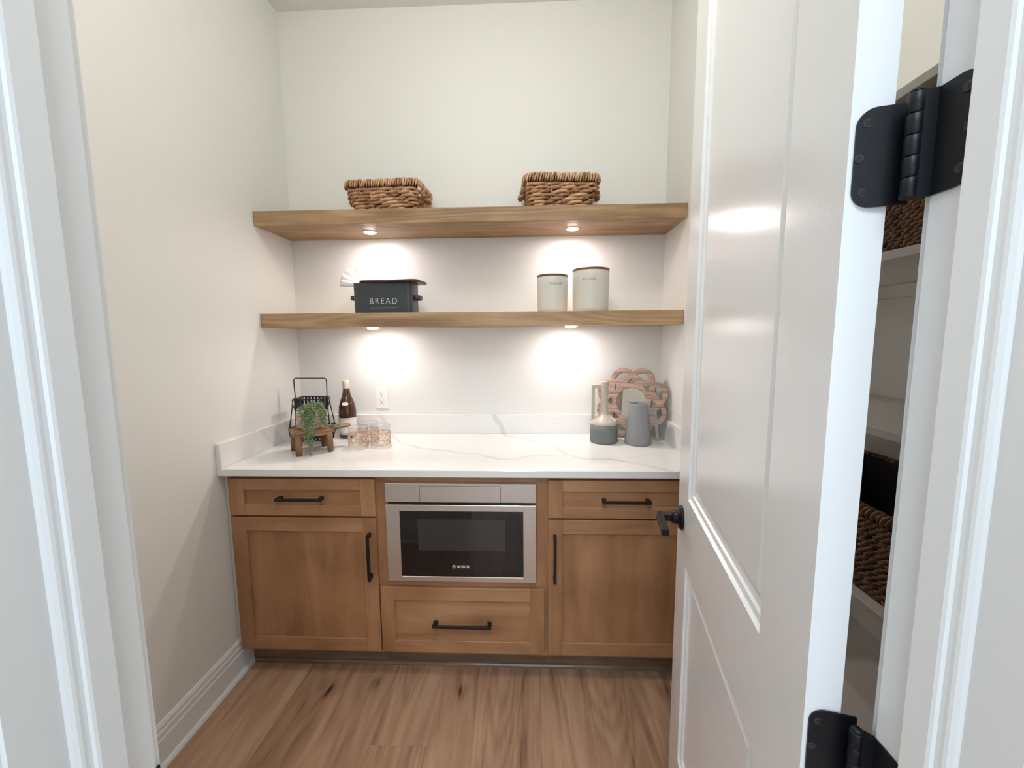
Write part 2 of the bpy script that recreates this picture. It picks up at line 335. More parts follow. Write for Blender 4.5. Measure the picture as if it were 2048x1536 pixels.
def lettering(name, txt, size, mat, parent, fn, spacing=1.0, align='CENTER', bold=0.0):
    cu = bpy.data.curves.new(name, 'FONT'); cu.body = txt; cu.size = size; cu.space_character = spacing; cu.align_x = align; cu.extrude = 0.0004; cu.offset = bold; cu.resolution_u = 3
    t = bpy.data.objects.new('text_source', cu); COL.objects.link(t); bpy.context.view_layer.update()
    me = bpy.data.meshes.new_from_object(t.evaluated_get(bpy.context.evaluated_depsgraph_get()))
    bpy.data.objects.remove(t, do_unlink=True)
    for v in me.vertices: v.co = Vector(fn(v.co.x, v.co.y, v.co.z))
    me.materials.clear(); me.materials.append(MATS[mat]); me.name = name
    o = bpy.data.objects.new(name, me); COL.objects.link(o); o.parent = parent
    return o

# ------------------------------------------------------------------ room shell
W = 1.943; H = 3.046; FY0 = -1.930; FY1 = -1.814      # alcove width, ceiling, the door wall's two faces
JL = 0.831; JR = 1.598; NX = 2.36; NY = -0.66; DH = 2.452
struct('wall_back', MB().box(-0.12, W+0.12, 0, 0.12, 0, H), 'wall_paint')
struct('wall_left', MB().box(-0.12, 0, FY1, 0, 0, H), 'wall_paint')
struct('wall_right', MB().box(W, NX+0.12, NY, 0, 0, H), 'wall_paint')
struct('wall_niche', MB().box(NX, NX+0.12, FY1, NY, 0, H), 'wall_paint')
wf = MB().box(-1.3, JL-0.02, FY0, FY1, 0, H).box(JR+0.02, 3.7, FY0, FY1, 0, H).box(JL-0.02, JR+0.02, FY0, FY1, DH+0.02, H)
struct('wall_front', wf, 'wall_paint')
struct('ceiling', MB().box(-1.3, 3.7, -5.5, 0.12, H, H+0.1), 'ceiling_paint')
struct('wall_hall_left', MB().box(-1.42, -1.3, -5.5, FY0, 0, H), 'hall_paint')
struct('wall_hall_right', MB().box(3.7, 3.82, -5.5, FY0, 0, H), 'hall_paint')
struct('wall_rear', MB().box(-1.42, -0.6, -5.62, -5.5, 0, H).box(3.0, 3.82, -5.62, -5.5, 0, H).box(-0.6, 3.0, -5.62, -5.5, 0, 0.4).box(-0.6, 3.0, -5.62, -5.5, 2.7, H), 'hall_paint')
wn = MB()
for x0, x1 in ((-0.6, -0.54), (0.58, 0.64), (1.77, 1.83), (2.94, 3.0)): wn.box(x0, x1, -5.6, -5.52, 0.4, 2.7)
wn.box(-0.6, 3.0, -5.6, -5.52, 0.4, 0.47).box(-0.6, 3.0, -5.6, -5.52, 2.63, 2.7)
wo = struct('window_1', wn, 'trim_paint')
for x0, x1 in ((-0.54, 0.58), (0.64, 1.77), (1.83, 2.94)): part('pane', MB().box(x0, x1, -5.565, -5.559, 0.47, 2.63), 'clear_glass', wo)
fl = struct('floor', MB().box(-1.42, 3.82, -5.62, 0.12, -0.06, -0.012), 'wicker_core')
# floor boards, each its own part
edges = [-0.11, 0.09, 0.29, 0.49, 0.682, 0.886, 1.086, 1.287, 1.487, 1.687, 1.887, 2.087, 2.287, 2.487]
joints = {4: [-0.915], 1: [-1.45], 7: [-1.62], 9: [-1.2], 2: [-2.2]}
def board(x0, x1, y0, y1):
    b = bmesh.new(); bmesh.ops.create_cube(b, size=1.0)
    w_, l_ = x1-x0-0.0002, y1-y0-0.0002
    for v in b.verts: v.co = Vector((v.co.x*w_, v.co.y*l_, v.co.z*0.012-0.006))
    top = [e for e in b.edges if all(v.co.z > -0.001 for v in e.verts)]
    bmesh.ops.bevel(b, geom=top, offset=0.0006, segments=1, affect='EDGES')
    part('plank', MB().bm(b), 'oak_floor', fl, loc=((x0+x1)/2, (y0+y1)/2, 0))
for i, (x0, x1) in enumerate(zip(edges, edges[1:])):
    ys = [-2.9]+sorted(joints.get(i, []))+[0.0]
    for y0, y1 in zip(ys, ys[1:]): board(x0, x1, y0, y1)
for k in range(26):
    x0 = -1.42+k*0.2015
    for y0, y1 in ((-5.6, -4.3+0.5*(k % 3)), (-4.3+0.5*(k % 3), -2.9)): board(x0, x0+0.2015, y0, y1)
for x0 in (-1.42, -1.21, -1.0, -0.79, -0.58, -0.37): board(x0, x0+0.21 if x0 < -0.4 else -0.11, -2.9, FY0)
for x0 in (2.487, 2.70, 2.92, 3.14, 3.36, 3.58): board(x0, x0+0.215, -2.9, FY0)

# baseboards: profile (out, z)
BP = [(0, 0), (0.028, 0), (0.028, 0.006), (0.024, 0.014), (0.0155, 0.018), (0.0155, 0.095), (0.0125, 0.100), (0.0125, 0.118), (0.009, 0.123), (0.009, 0.136), (0.004, 0.146), (0, 0.148)]
struct('baseboard_left', MB().prism(BP, lambda u, v, d: (u, d, v), FY1, -0.512), 'trim_paint')
struct('baseboard_right', MB().prism(BP, lambda u, v, d: (W-u, d, v), NY, -0.512), 'trim_paint')
struct('baseboard_niche', MB().prism(BP, lambda u, v, d: (NX-u, d, v), FY1, NY), 'trim_paint')
struct('baseboard_front', MB().prism(BP, lambda u, v, d: (d, FY1+u, v), 0.0, JL-0.09), 'trim_paint')
# door frame: jambs with a moulded stop, casings
JT = 0.020
def jamb(xf, sgn):
    # sgn -1: board lies to the left of its face xf; section (across, y)
    t0 = FY1-0.0375
    sec = [(0, FY1), (0, t0), (0.011, t0), (0.011, t0-0.0225), (0.0098, t0-0.0250), (0.0072, t0-0.0262), (0.0066, t0-0.0290), (0.0066, t0-0.0320), (0.0058, t0-0.0345), (0.003, t0-0.0372), (0.0, t0-0.0385), (0, FY0), (-JT, FY0), (-JT, FY1)]
    return MB().prism(sec, lambda u, v, d: (xf-sgn*u, v, d), 0, DH)
struct('trim_1', jamb(JL, -1), 'trim_paint')
struct('trim_2', jamb(JR, 1), 'trim_paint')
struct('trim_3', MB().box(JL-JT, JR+JT, FY0, FY1, DH, DH+JT).box(JL, JR, FY1-0.076, FY1-0.0375, DH-0.011, DH), 'trim_paint')
CP = [(0.005, 0), (0.005, 0.010), (0.012, 0.013), (0.020, 0.011), (0.030, 0.012), (0.060, 0.016), (0.078, 0.018), (0.083, 0.016), (0.083, 0)]
def casing(name, y, s):
    m = MB(); m.prism(CP, lambda u, v, d: (JL-u, y+s*v, d), 0, DH+0.06); m.prism(CP, lambda u, v, d: (JR+u, y+s*v, d), 0, DH+0.06); m.prism(CP, lambda u, v, d: (d, y+s*v, DH+u), JL-0.083, JR+0.083)
    struct(name, m, 'trim_paint')
casing('trim_4', FY0, -1); casing('trim_5', FY1, 1)
sk = MB().box(JL-0.001, JL+0.0016, FY1-0.032, FY1+0.004, 0.897, 0.957, 0.0006)
struct('trim_6', sk, 'hinge_black')

# ------------------------------------------------------------------ the open door
ang = math.atan2(0.985, 0.173)
DW = 0.757; DT = 0.035; DZ0, DZ1 = 0.008, 2.440
PAN = [(0.134, 0.634, 0.250, 0.822), (0.134, 0.634, 1.005, 2.310)]     # s0, s1, z0, z1 of the two panel openings
SP = [(0.0, 0.0), (0.004, 0.006), (0.015, 0.0075), (0.018, 0.0115), (0.034, 0.0145), (0.042, 0.0095), (0.060, 0.0095)]   # inset, depth of the sticking
def door_mesh():
    m = MB()
    for side in (0, 1):
        fy = (lambda d: -d) if side == 0 else (lambda d: -DT+d)
        (a0, a1, b0, b1), (_, _, c0, c1) = PAN
        for s0, s1, z0, z1 in ((0, a0, DZ0, DZ1), (a1, DW, DZ0, DZ1), (a0, a1, DZ0, b0), (a0, a1, b1, c0), (a0, a1, c1, DZ1)):
            m.add([(s0, fy(0), z0), (s1, fy(0), z0), (s1, fy(0), z1), (s0, fy(0), z1)], [(0, 1, 2, 3)])
        for s0, s1, z0, z1 in PAN:
            vs = []; fs = []
            for i, d in SP: vs += [(s0+i, fy(d), z0+i), (s1-i, fy(d), z0+i), (s1-i, fy(d), z1-i), (s0+i, fy(d), z1-i)]
            for k in range(len(SP)-1):
                for q in range(4): fs.append((k*4+q, k*4+(q+1) % 4, k*4+4+(q+1) % 4, k*4+4+q))
            n = (len(SP)-1)*4; fs.append((n, n+1, n+2, n+3)); m.add(vs, fs)
    c = [(0, 0), (DW, 0), (DW, -DT), (0, -DT)]
    for k in (1, 3):
        (xa, ya), (xb, yb) = c[k], c[(k+1) % 4]; m.add([(xa, ya, DZ0), (xb, yb, DZ0), (xb, yb, DZ1), (xa, ya, DZ1)], [(0, 1, 2, 3)])
    for z in (DZ0, DZ1): m.add([(x, y, z) for x, y in c], [(0, 1, 2, 3)])
    return m
dme = door_mesh().mesh('door_1', 'door_paint'); wb_ = bmesh.new(); wb_.from_mesh(dme)
bmesh.ops.remove_doubles(wb_, verts=wb_.verts, dist=1e-5); bmesh.ops.triangulate(wb_, faces=[f for f in wb_.faces if len(f.verts) > 4]); bmesh.ops.recalc_face_normals(wb_, faces=wb_.faces); wb_.to_mesh(dme); wb_.free()
door = struct('door_1', dme, 'door_paint')
door.location = (1.550, -1.779, 0); door.rotation_euler[2] = ang
Md = Matrix.Translation(door.location) @ Matrix.Rotation(ang, 4, 'Z'); Mdi = Md.inverted()
# lever handle
rs, rz_ = 0.700, 0.928
lev = part('lever_handle', MB().lathe([(0, 0), (0.033, 0), (0.033, 0.005), (0.030, 0.009), (0.020, 0.0115), (0.018, 0.016), (0.0175, 0.026), (0.0145, 0.029), (0, 0.029)], (rs, 0, rz_), 40, axis='Y'), 'bronze_black', door)
part('lever', MB().box(rs-0.108, rs+0.010, 0.050, 0.068, rz_-0.006, rz_+0.010, 0.0012), 'bronze_black', lev)
part('neck', MB().box(rs-0.011, rs+0.011, 0.026, 0.052, rz_-0.010, rz_+0.010, 0.0015), 'bronze_black', lev)
part('latch_plate', MB().box(DW-0.0005, DW+0.001, -0.030, -0.005, rz_-0.028, rz_+0.028, 0.0004), 'hinge_black', lev)
# hinges (four; two in view)
def plate(m, a, b, z0, z1, rad, th, nrm):
    """rounded-corner leaf from a (knuckle side, square) to b (rounded corners), both 2-D points in world xy"""
    a = Vector(a); b = Vector(b); L_ = (b-a).length; t = (b-a)/L_
    poly = [(0, z0)]
    for k in range(9): q = PI/2*k/8; poly.append((L_-rad+rad*math.sin(q), z0+rad-rad*math.cos(q)))
    for k in range(9): q = PI/2*k/8; poly.append((L_-rad+rad*math.cos(q), z1-rad+rad*math.sin(q)))
    poly.append((0, z1))
    m.prism(poly, lambda u, v, d: Mdi @ Vector((a.x+t.x*u+nrm[0]*d, a.y+t.y*u+nrm[1]*d, v)), 0, th)
PIN = Vector((1.5845, -1.8075))
ed = Vector((0.985, -0.173)); eo = Vector((-0.173, -0.985))           # along the door's edge (rightwards) and out of it (towards the hall)
d0 = Vector((1.550, -1.779)); d1 = d0+ed*DT
for zc in (0.29, 0.9755, 1.593, 2.21):
    z0, z1 = zc-0.0445, zc+0.0445
    m = MB(); plate(m, d1+ed*0.0125+eo*0.004, d0+ed*0.0045+eo*0.0003, z0, z1, 0.0158, 0.0022, eo)
    hg = part('hinge', m, 'hinge_black', door)
    m = MB()
    kn = (z1-z0)/5
    for i in range(5):
        m.lathe([(0, z0+kn*i+0.0004), (0.0060, z0+kn*i+0.0004), (0.0064, z0+kn*i+0.0010), (0.0064, z0+kn*(i+1)-0.0010), (0.0060, z0+kn*(i+1)-0.0004), (0, z0+kn*(i+1)-0.0004)], (0, 0, 0), 20)
    m.lathe([(0, z1), (0.0052, z1), (0.0056, z1+0.0012), (0.004, z1+0.0030), (0, z1+0.0034)], (0, 0, 0), 20)
    pin = Mdi @ Vector((PIN.x, PIN.y, 0))
    m.v = [(x+pin.x, y+pin.y, z) for x, y, z in m.v]
    part('knuckle', m, 'hinge_black', hg)
    m = MB(); jn = Vector((-1, 0))
    plate(m, (JR-0.0005, FY1+0.001), (JR-0.0005, FY1-0.0365), z0, z1, 0.0158, 0.0020, (-1, 0))
    m.prism([(PIN.x-0.004, PIN.y-0.0045), (PIN.x+0.003, PIN.y+0.0055), (JR-0.0005, FY1+0.001), (JR-0.0025, FY1-0.002)], lambda u, v, d: Mdi @ Vector((u, v, d)), z0, z1)
    part('jamb_leaf', m, 'hinge_black', hg)
    for s, dz in ((0.013, 0.031), (0.0085, 0.0), (0.013, -0.031)):
        for which in (0, 1):
            if which == 0: c2 = d0+ed*s+eo*0.0025; nx = eo
            else: c2 = Vector((JR-0.0026, FY1-0.037+(0.0105 if dz else 0.007))); nx = Vector((-1, 0))
            q = Mdi.to_3x3() @ Vector((nx.x, nx.y, 0)); c3 = Mdi @ Vector((c2.x, c2.y, zc+dz)); rot = Vector((0, 0, 1)).rotation_difference(q).to_matrix().to_4x4()
            sm = MB().lathe([(0, 0.0006), (0.0012, 0.0006), (0.0030, 0.0009), (0.0040, 0.0010), (0.0043, 0.0004), (0.0044, -0.0005), (0, -0.0005)], (0, 0, 0), 16)
            for a_ in (0.4, 0.4+PI/2): sm.box(-0.0022, 0.0022, -0.0004, 0.0004, 0.0004, 0.0009, M=Matrix.Rotation(a_, 4, 'Z'))
            sm.v = [tuple((Matrix.Translation(c3) @ rot) @ Vector(p)) for p in sm.v]
            part('screw', sm, 'rubber_dark', hg)

# ------------------------------------------------------------------ base cabinets, worktop
CAB_Y = -0.61; DF = -0.63
def pull(m, x, z, ln, vert, y=DF):
    # square bar pull on two splayed feet
    h = ln/2
    def bx(u0, u1, v0, v1, w0, w1, b=0.0008):
        if vert: m.box(x+v0, x+v1, w0, w1, z+u0, z+u1, b)
        else: m.box(x+u0, x+u1, w0, w1, z+v0, z+v1, b)
    bx(-h, h, -0.0055, 0.0055, y-0.034, y-0.025)
    for s in (-1, 1):
        poly = [(s*h, y-0.034), (s*(h-0.014), y-0.026), (s*(h-0.018), y), (s*(h-0.001), y)]
        m.prism(poly, (lambda u, v, d: (x+d, v, z+u)) if vert else (lambda u, v, d: (x+u, v, z+d)), -0.0055, 0.0055)
    return m
def shaker(parent, name, x0, x1, z0, z1, st, rt, rb, handle):
    """a front with recessed panel: the panel carries its stiles, rails and pull"""
    p = part(name, MB().box(x0+st-0.006, x1-st+0.006, -0.622, CAB_Y-0.0005, z0+rb-0.006, z1-rt+0.006), 'maple_x' if 'drawer' in name else 'maple_z', parent)
    b = 0.0012
    part('stile', MB().box(x0, x0+st, DF, CAB_Y-0.0005, z0, z1, b), 'maple_z', p); part('stile', MB().box(x1-st, x1, DF, CAB_Y-0.0005, z0, z1, b), 'maple_z', p)
    part('rail', MB().box(x0+st, x1-st, DF, CAB_Y-0.0005, z1-rt, z1, b), 'maple_x', p); part('rail', MB().box(x0+st, x1-st, DF, CAB_Y-0.0005, z0, z0+rb, b), 'maple_x', p)
    part('handle', handle, 'black_metal', p)
    return p
CX0, CX1 = 0.631, 1.3155
def carcass(parent, x0, x1, z1=0.884):
    part('body', MB().box(x0+0.0005, x1-0.0005, CAB_Y+0.021, -0.005, 0.105, z1-0.0005), 'maple_z', parent)
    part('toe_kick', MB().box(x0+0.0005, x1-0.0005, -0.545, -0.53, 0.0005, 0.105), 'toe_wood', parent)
def frame(parent, x0, x1, w0, w1, mids):
    for a, b_ in ((x0, x0+w0), (x1-w1, x1)): part('face_stile', MB().box(a, b_, CAB_Y, CAB_Y+0.02, 0.105, 0.8835, 0.0004), 'maple_z', parent)
    for a, b_ in [(0.105, 0.145), (0.846, 0.8835)]+mids: part('face_rail', MB().box(x0+w0, x1-w1, CAB_Y, CAB_Y+0.02, a, b_), 'maple_x', parent)
c1 = thing('base_cabinet', 'stained maple base cabinet beside the left wall, one drawer over one door', 'cabinet', group='maple base cabinets')
carcass(c1, 0.012, CX0); frame(c1, 0.012, CX0, 0.045, 0.045, [(0.69, 0.73)])
part('side_filler', MB().box(0.001, 0.0115, CAB_Y+0.002, CAB_Y+0.02, 0.105, 0.8835), 'caulk', c1)
shaker(c1, 'drawer', 0.0294, 0.6285, 0.7143, 0.869, 0.0585, 0.046, 0.046, pull(MB(), 0.329, 0.792, 0.187, False))
shaker(c1, 'door', 0.0294, 0.6285, 0.1244, 0.7065, 0.0585, 0.058, 0.055, pull(MB(), 0.602, 0.551, 0.193, True))
c2 = thing('base_cabinet', 'stained maple middle cabinet that houses the microwave above one deep drawer', 'cabinet', group='maple base cabinets')
part('body', MB().box(CX0+0.0005, CX1-0.0005, CAB_Y+0.021, -0.005, 0.105, 0.43), 'maple_z', c2)
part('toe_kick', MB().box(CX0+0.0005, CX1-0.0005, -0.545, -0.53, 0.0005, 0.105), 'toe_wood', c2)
frame(c2, CX0, CX1, 0.045, 0.045, [(0.400, 0.4465)])
shaker(c2, 'drawer', 0.6335, 1.3087, 0.1253, 0.4108, 0.058, 0.056, 0.052, pull(MB(), 0.973, 0.262, 0.240, False))
c3 = thing('base_cabinet', 'stained maple base cabinet right of the microwave, partly hidden by the open white door', 'cabinet', group='maple base cabinets')
carcass(c3, CX1, W-0.004); frame(c3, CX1, W-0.004, 0.045, 0.045, [(0.69, 0.73)])
shaker(c3, 'drawer', 1.3224, 1.923, 0.7143, 0.869, 0.0585, 0.046, 0.046, pull(MB(), 1.625, 0.792, 0.187, False))
shaker(c3, 'door', 1.3224, 1.923, 0.1244, 0.7065, 0.0585, 0.058, 0.055, pull(MB(), 1.349, 0.551, 0.193, True))
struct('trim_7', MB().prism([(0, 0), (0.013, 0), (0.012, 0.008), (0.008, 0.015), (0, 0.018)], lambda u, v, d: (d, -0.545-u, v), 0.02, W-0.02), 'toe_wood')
wt = part('worktop', MB().box(0.0, W, -0.648, 0.0, 0.884, 0.914, 0.002), 'quartz')
tag(wt, 'white quartz worktop with grey veins running over all three cabinets', 'worktop')
part('backsplash', MB().box(0.0, W, -0.020, 0.0, 0.914, 1.016, 0.0012), 'quartz', wt)
part('side_splash', MB().box(0.0, 0.020, -0.648, -0.020, 0.914, 1.016, 0.0012), 'quartz', wt)
part('side_splash', MB().box(W-0.020, W, -0.648, -0.020, 0.914, 1.016, 0.0012), 'quartz', wt)

# microwave drawer
mw = thing('microwave', 'stainless steel drawer microwave with black glass window under the worktop', 'microwave', (0, 0, 0))
X0, X1 = 0.6719, 1.2749; MZ0, MZ1 = 0.4418, 0.8542; MY = -0.634
part('housing', MB().box(X0+0.012, X1-0.012, CAB_Y+0.0, -0.10, MZ0+0.008, MZ1-0.009), 'rubber_dark', mw)
cp = part('control_panel', MB().box(X0, X1, MY, CAB_Y-0.001, MZ1-0.077, MZ1, 0.0015), 'brushed_steel', mw)
fx0, fx1, fz0, fz1 = X0+0.1415, X0+0.4615, MZ1-0.0765, MZ1-0.0105
part('groove', MB().box(fx0-0.0016, fx1+0.0016, MY-0.0004, MY+0.001, fz0, fz1+0.0016), 'rubber_dark', cp)
part('flap', MB().box(fx0, fx1, MY-0.0012, MY, fz0+0.0005, fz1, 0.0004), 'brushed_steel', cp)
DZT = 0.7655
dm = MB()
gx0, gx1, gz0, gz1 = X0+0.056, X1-0.051, MZ0+0.0215, DZT-0.0255
dm.box(X0, gx0, MY, CAB_Y-0.001, MZ0, DZT, 0.0012).box(gx1, X1, MY, CAB_Y-0.001, MZ0, DZT, 0.0012).box(gx0-0.001, gx1+0.001, MY, CAB_Y-0.001, gz1, DZT, 0.0012).box(gx0-0.001, gx1+0.001, MY, CAB_Y-0.001, MZ0, gz0, 0.0012)
md = part('drawer_front', dm, 'brushed_steel', mw)
part('glass', MB().box(gx0, gx1, MY+0.001, CAB_Y-0.0015, gz0, gz1), 'oven_glass', md)
part('viewing_window', MB().box(gx0+0.072, gx1-0.072, MY+0.0004, MY+0.0012, gz1-0.164, gz1-0.033), 'oven_screen', md)
lx, lz = 0.956, gz0+0.044
lettering('brand_lettering', 'BOSCH', 0.0150, 'white_print', md, lambda x, y, z: (lx+x, MY+0.0004-z, lz+y-0.005), 1.0, 'LEFT', 0.0003)
lg = MB(); lg.lathe([(0.0060, 0), (0.0070, 0), (0.0070, 0.0008), (0.0060, 0.0008)], (0, 0, 0), 24, axis='Y', closed=True)
lg.box(-0.0032, -0.0020, 0, 0.0008, -0.0046, 0.0046); lg.box(0.0020, 0.0032, 0, 0.0008, -0.0046, 0.0046); lg.box(-0.002, 0.002, 0, 0.0008, -0.0006, 0.0006)
lg.v = [(x+lx-0.013, MY+0.0002+y, z+lz) for x, y, z in lg.v]
part('emblem', lg, 'white_print', md)

# ------------------------------------------------------------------ floating shelves with puck lights
Z1T, Z1B, Z2T, Z2B = 2.0045, 1.9415, 1.5459, 1.4812; SD = -0.304
s1 = thing('floating_shelf', 'thick walnut floating shelf, the upper one, carrying the two wicker baskets', 'shelf', (W/2, 0, Z1B), group='floating shelves')
s2 = thing('floating_shelf', 'thick walnut floating shelf, the lower one, carrying bread bin and canisters', 'shelf', (W/2, 0, Z2B), group='floating shelves')
for s, h, ex in ((s1, Z1T-Z1B, 0.0015), (s2, Z2T-Z2B, 0.0015)):
    part('front_board', MB().box(-W/2+ex, W/2-ex, SD, SD+0.019, 0, h, 0.0012), 'walnut_shelf', s)
    part('bottom_board', MB().box(-W/2+ex, W/2-ex, SD+0.019, -0.001, 0.0005, 0.016), 'walnut_shelf', s)
    part('top_board', MB().box(-W/2+ex, W/2-ex, SD+0.019, -0.001, h-0.016, h-0.0005), 'walnut_shelf', s)
    cl = MB().box(-W/2+0.0002, -W/2+0.0035, SD-0.0005, -0.001, -0.002, 0.0008).box(W/2-0.0035, W/2-0.0002, SD-0.0005, -0.001, -0.002, 0.0008).box(-W/2+0.003, W/2-0.003, -0.004, -0.0002, -0.002, 0.0008)
    part('caulk_line', cl, 'caulk', s)
for x, y, z, lab in ((0.481, -0.158, Z1B, 'round recessed puck light under the upper walnut shelf, above the bread bin'), (1.459, -0.158, Z1B, 'round recessed puck light under the upper walnut shelf, above the canisters'),
                     (0.481, -0.175, Z2B, 'round recessed puck light under the lower walnut shelf, above the wine bottle'), (1.452, -0.175, Z2B, 'round recessed puck light under the lower walnut shelf, nearest the mirror')):
    t = thing('puck_light', lab, 'light', (x, y, z), group='puck lights under the shelves')
    part('bezel', MB().lathe([(0.0265, 0.0), (0.034, 0.0), (0.035, -0.0012), (0.033, -0.0030), (0.0275, -0.0036), (0.0264, -0.0020)], (0, 0, 0), 36, closed=True), 'brushed_steel', t)
    part('lens', MB().lathe([(0, -0.0085), (0.010, -0.0082), (0.018, -0.0074), (0.0235, -0.0060), (0.0264, -0.0040), (0.0264, -0.0002), (0, -0.0002)], (0, 0, 0), 32), 'puck_lens', t)
    l = area('puck_lamp', (0, 0, -0.0100), (0, 0, 0), 0.05, 0.05, PUCK_POWER, PUCK_COL, 'DISK'); l.parent = t

# ------------------------------------------------------------------ white closet shelves behind the door
SX = 1.962
for zt, lab in ((1.899, 'white closet shelf above the tall seagrass basket, second board from ceiling'), (1.594, 'white closet shelf that the tall seagrass basket stands on'), (1.237, 'empty white closet shelf at chest height beside the door'),
                (0.858, 'white closet shelf that the open seagrass basket stands on'), (0.460, 'white closet shelf nearest the floor, empty')):
    s = part('closet_shelf', MB().box(SX, NX-0.0005, FY1+0.003, NY-0.002, zt-0.018, zt, 0.001), 'melamine'); tag(s, lab, 'shelf', 'white closet shelves')
    part('cleat', MB().box(NX-0.019, NX-0.0005, FY1+0.003, NY-0.002, zt-0.056, zt-0.0185), 'melamine', s)

# ------------------------------------------------------------------ wicker
def rrect(hx, hy, r, n=6):
    """points and normals around a rounded rectangle, evenly resampled lookup by arc length"""
    pts = []
    for cx, cy, a0 in ((hx-r, hy-r, 0), (-hx+r, hy-r, PI/2), (-hx+r, -hy+r, PI), (hx-r, -hy+r, 1.5*PI)):
        for k in range(n+1): a = a0+PI/2*k/n; pts.append(Vector((cx+r*math.cos(a), cy+r*math.sin(a), 0)))
    L_ = [0]
    for i in range(len(pts)): L_.append(L_[-1]+(pts[(i+1) % len(pts)]-pts[i]).length)
    def at(s):
        s %= L_[-1]
        lo, hi = 0, len(pts)
        while hi-lo > 1:
            md_ = (lo+hi)//2
            if L_[md_] <= s: lo = md_
            else: hi = md_
        a, b = pts[lo % len(pts)], pts[(lo+1) % len(pts)]; d = L_[lo+1]-L_[lo]
        p = a.lerp(b, (s-L_[lo])/d if d > 1e-9 else 0); t = (b-a).normalized() if d > 1e-9 else Vector((1, 0, 0))
        return p, t, Vector((t.y, -t.x, 0))
    return at, L_[-1]
def basket(t, hxT, hyT, hxB, hyB, h, rows, pitch, srad, mat, core, rimh, rimp, rng, handle=False, tilt=0.5, flat=(1, 1.0), corner=0.035):
    hb = h-rimh
    def dims(z): k = z/h; return hxB+(hxT-hxB)*k, hyB+(hyT-hyB)*k
    # woven wall: inner skin
    m = MB(); n = 28; ring = []
    for z in (0.004, h*0.5, h-0.006):
        hx, hy = dims(z); at, L_ = rrect(hx-srad*1.2, hy-srad*1.2, corner)
        ring.append([at(L_*k/n)[0]+Vector((0, 0, z)) for k in range(n)])
    vs = [p for r in ring for p in r]
    hole = lambda p: handle and abs(p.y) < hyT*0.42 and abs(p.x) > hxB*0.8 and p.z > hb*0.45
    fs = []
    for i in range(2):
        for k in range(n):
            q = (i*n+k, i*n+(k+1) % n, (i+1)*n+(k+1) % n, (i+1)*n+k)
            if handle and i == 1 and abs((vs[q[0]].y+vs[q[1]].y)/2) < hyT*0.42 and abs((vs[q[0]].x+vs[q[1]].x)/2) > hxB*0.7: continue
            fs.append(q)
    fs.append(tuple(reversed(range(n)))); m.add(vs, fs)
    part('inner_wall', m, core, t)
    for j in range(rows):
        z = srad*1.15+(hb/rows)*tilt*0.5+(hb-srad*1.6-(hb/rows)*tilt*0.5)*j/(rows-1); hx, hy = dims(z); at, L_ = rrect(hx, hy, corner)
        m = MB(); cnt = max(8, round(L_/pitch)); dz = (hb/rows)*tilt
        for i in range(cnt):
            s0 = (i+(0.5 if j % 2 else 0)+rng.uniform(-.12, .12))*L_/cnt; ln = L_/cnt*rng.uniform(1.25, 1.6); sg = 1
            mid = at(s0+ln/2)[0]
            if handle and j >= rows-2 and abs(mid.y) < hyT*0.38 and abs(mid.x) > hxB*0.8:
                if m.f: part('woven_row', m, mat, t); m = MB()
                continue
            pts = []; rr = []; zz = rng.uniform(-.12, .12)*srad
            for k in range(6):
                u = k/5; p, tt, nn = at(s0+ln*u); bulge = math.sin(PI*u)
                pts.append(p+nn*(srad*(0.15+0.75*bulge)-srad*0.7)+Vector((0, 0, z+zz+dz*(u-0.5)*sg)))
                rr.append(srad*rng.uniform(.92, 1.06)*(0.30+0.70*bulge**0.6))
            m.tube(pts, rr, 6 if pitch > 0.03 else 5, flat=flat)
        if m.f: part('woven_row', m, mat, t)
    # wrapped rim
    hx, hy = dims(h); at, L_ = rrect(hx, hy, corner); m = MB(); cnt = round(L_/rimp)
    for i in range(cnt):
        s0 = i*L_/cnt; lean = rng.uniform(0.4, 2.2)*rimp
        p, tt, nn = at(s0); pts = []; k1 = rng.uniform(.9, 1.1)
        for k in range(6):
            a = -0.9+k/5*3.6
            pts.append(p+tt*(lean*(k/5-.3))+nn*(math.cos(a)*rimh*0.26*k1-0.004)+Vector((0, 0, h-rimh*0.5+math.sin(a)*rimh*0.5*k1)))
        m.tube(pts, [rimp*0.52*q*rng.uniform(.85, 1.15) for q in (.7, 1, 1.05, 1, .9, .6)], 6, flat=(1, 0.75))
    part('rim', m, mat, t)
    if pitch > 0.035:
        m = MB()
        for sx in range(1, 6):
            for sy in (-1, 1):
                u = -1+2*sx/6; pts = []
                for z in (0.003, hb*0.5, hb): 
                    a_, b_ = dims(z); pts.append((a_*u*0.93, sy*(b_+srad*0.15), z))
                part('stake', MB().tube(pts, 0.0030, 6), mat, t)
    if handle:
        for sx in (-1, 1):
            m = MB()
            for ph in (0, PI):
                pts = []
                for k in range(15):
                    u = k/14; pts.append((sx*(hxT-0.002+0.016*math.sin(PI*u)+0.006*math.cos(ph+u*18)), (u-.5)*hyT*0.98, h-rimh*1.05-0.030*math.sin(PI*u)+0.006*math.sin(ph+u*18)))
                m.tube(pts, 0.0085, 7)
            part('handle', m, mat, t)
b1 = thing('wicker_basket', 'low wicker basket with rope handles, on the upper shelf over the bread bin', 'basket', (0.585, -0.150, Z1T), -0.05, 'wicker baskets on the upper shelf')
basket(b1, 0.174, 0.122, 0.138, 0.095, 0.138, 7, 0.062, 0.0080, 'water_hyacinth', 'wicker_core', 0.036, 0.0112, random.Random(3), True, 0.62, (1, 1))
b2 = thing('wicker_basket', 'low wicker basket with rope handles, on the upper shelf over the canisters', 'basket', (1.393, -0.152, Z1T), 0.07, 'wicker baskets on the upper shelf')
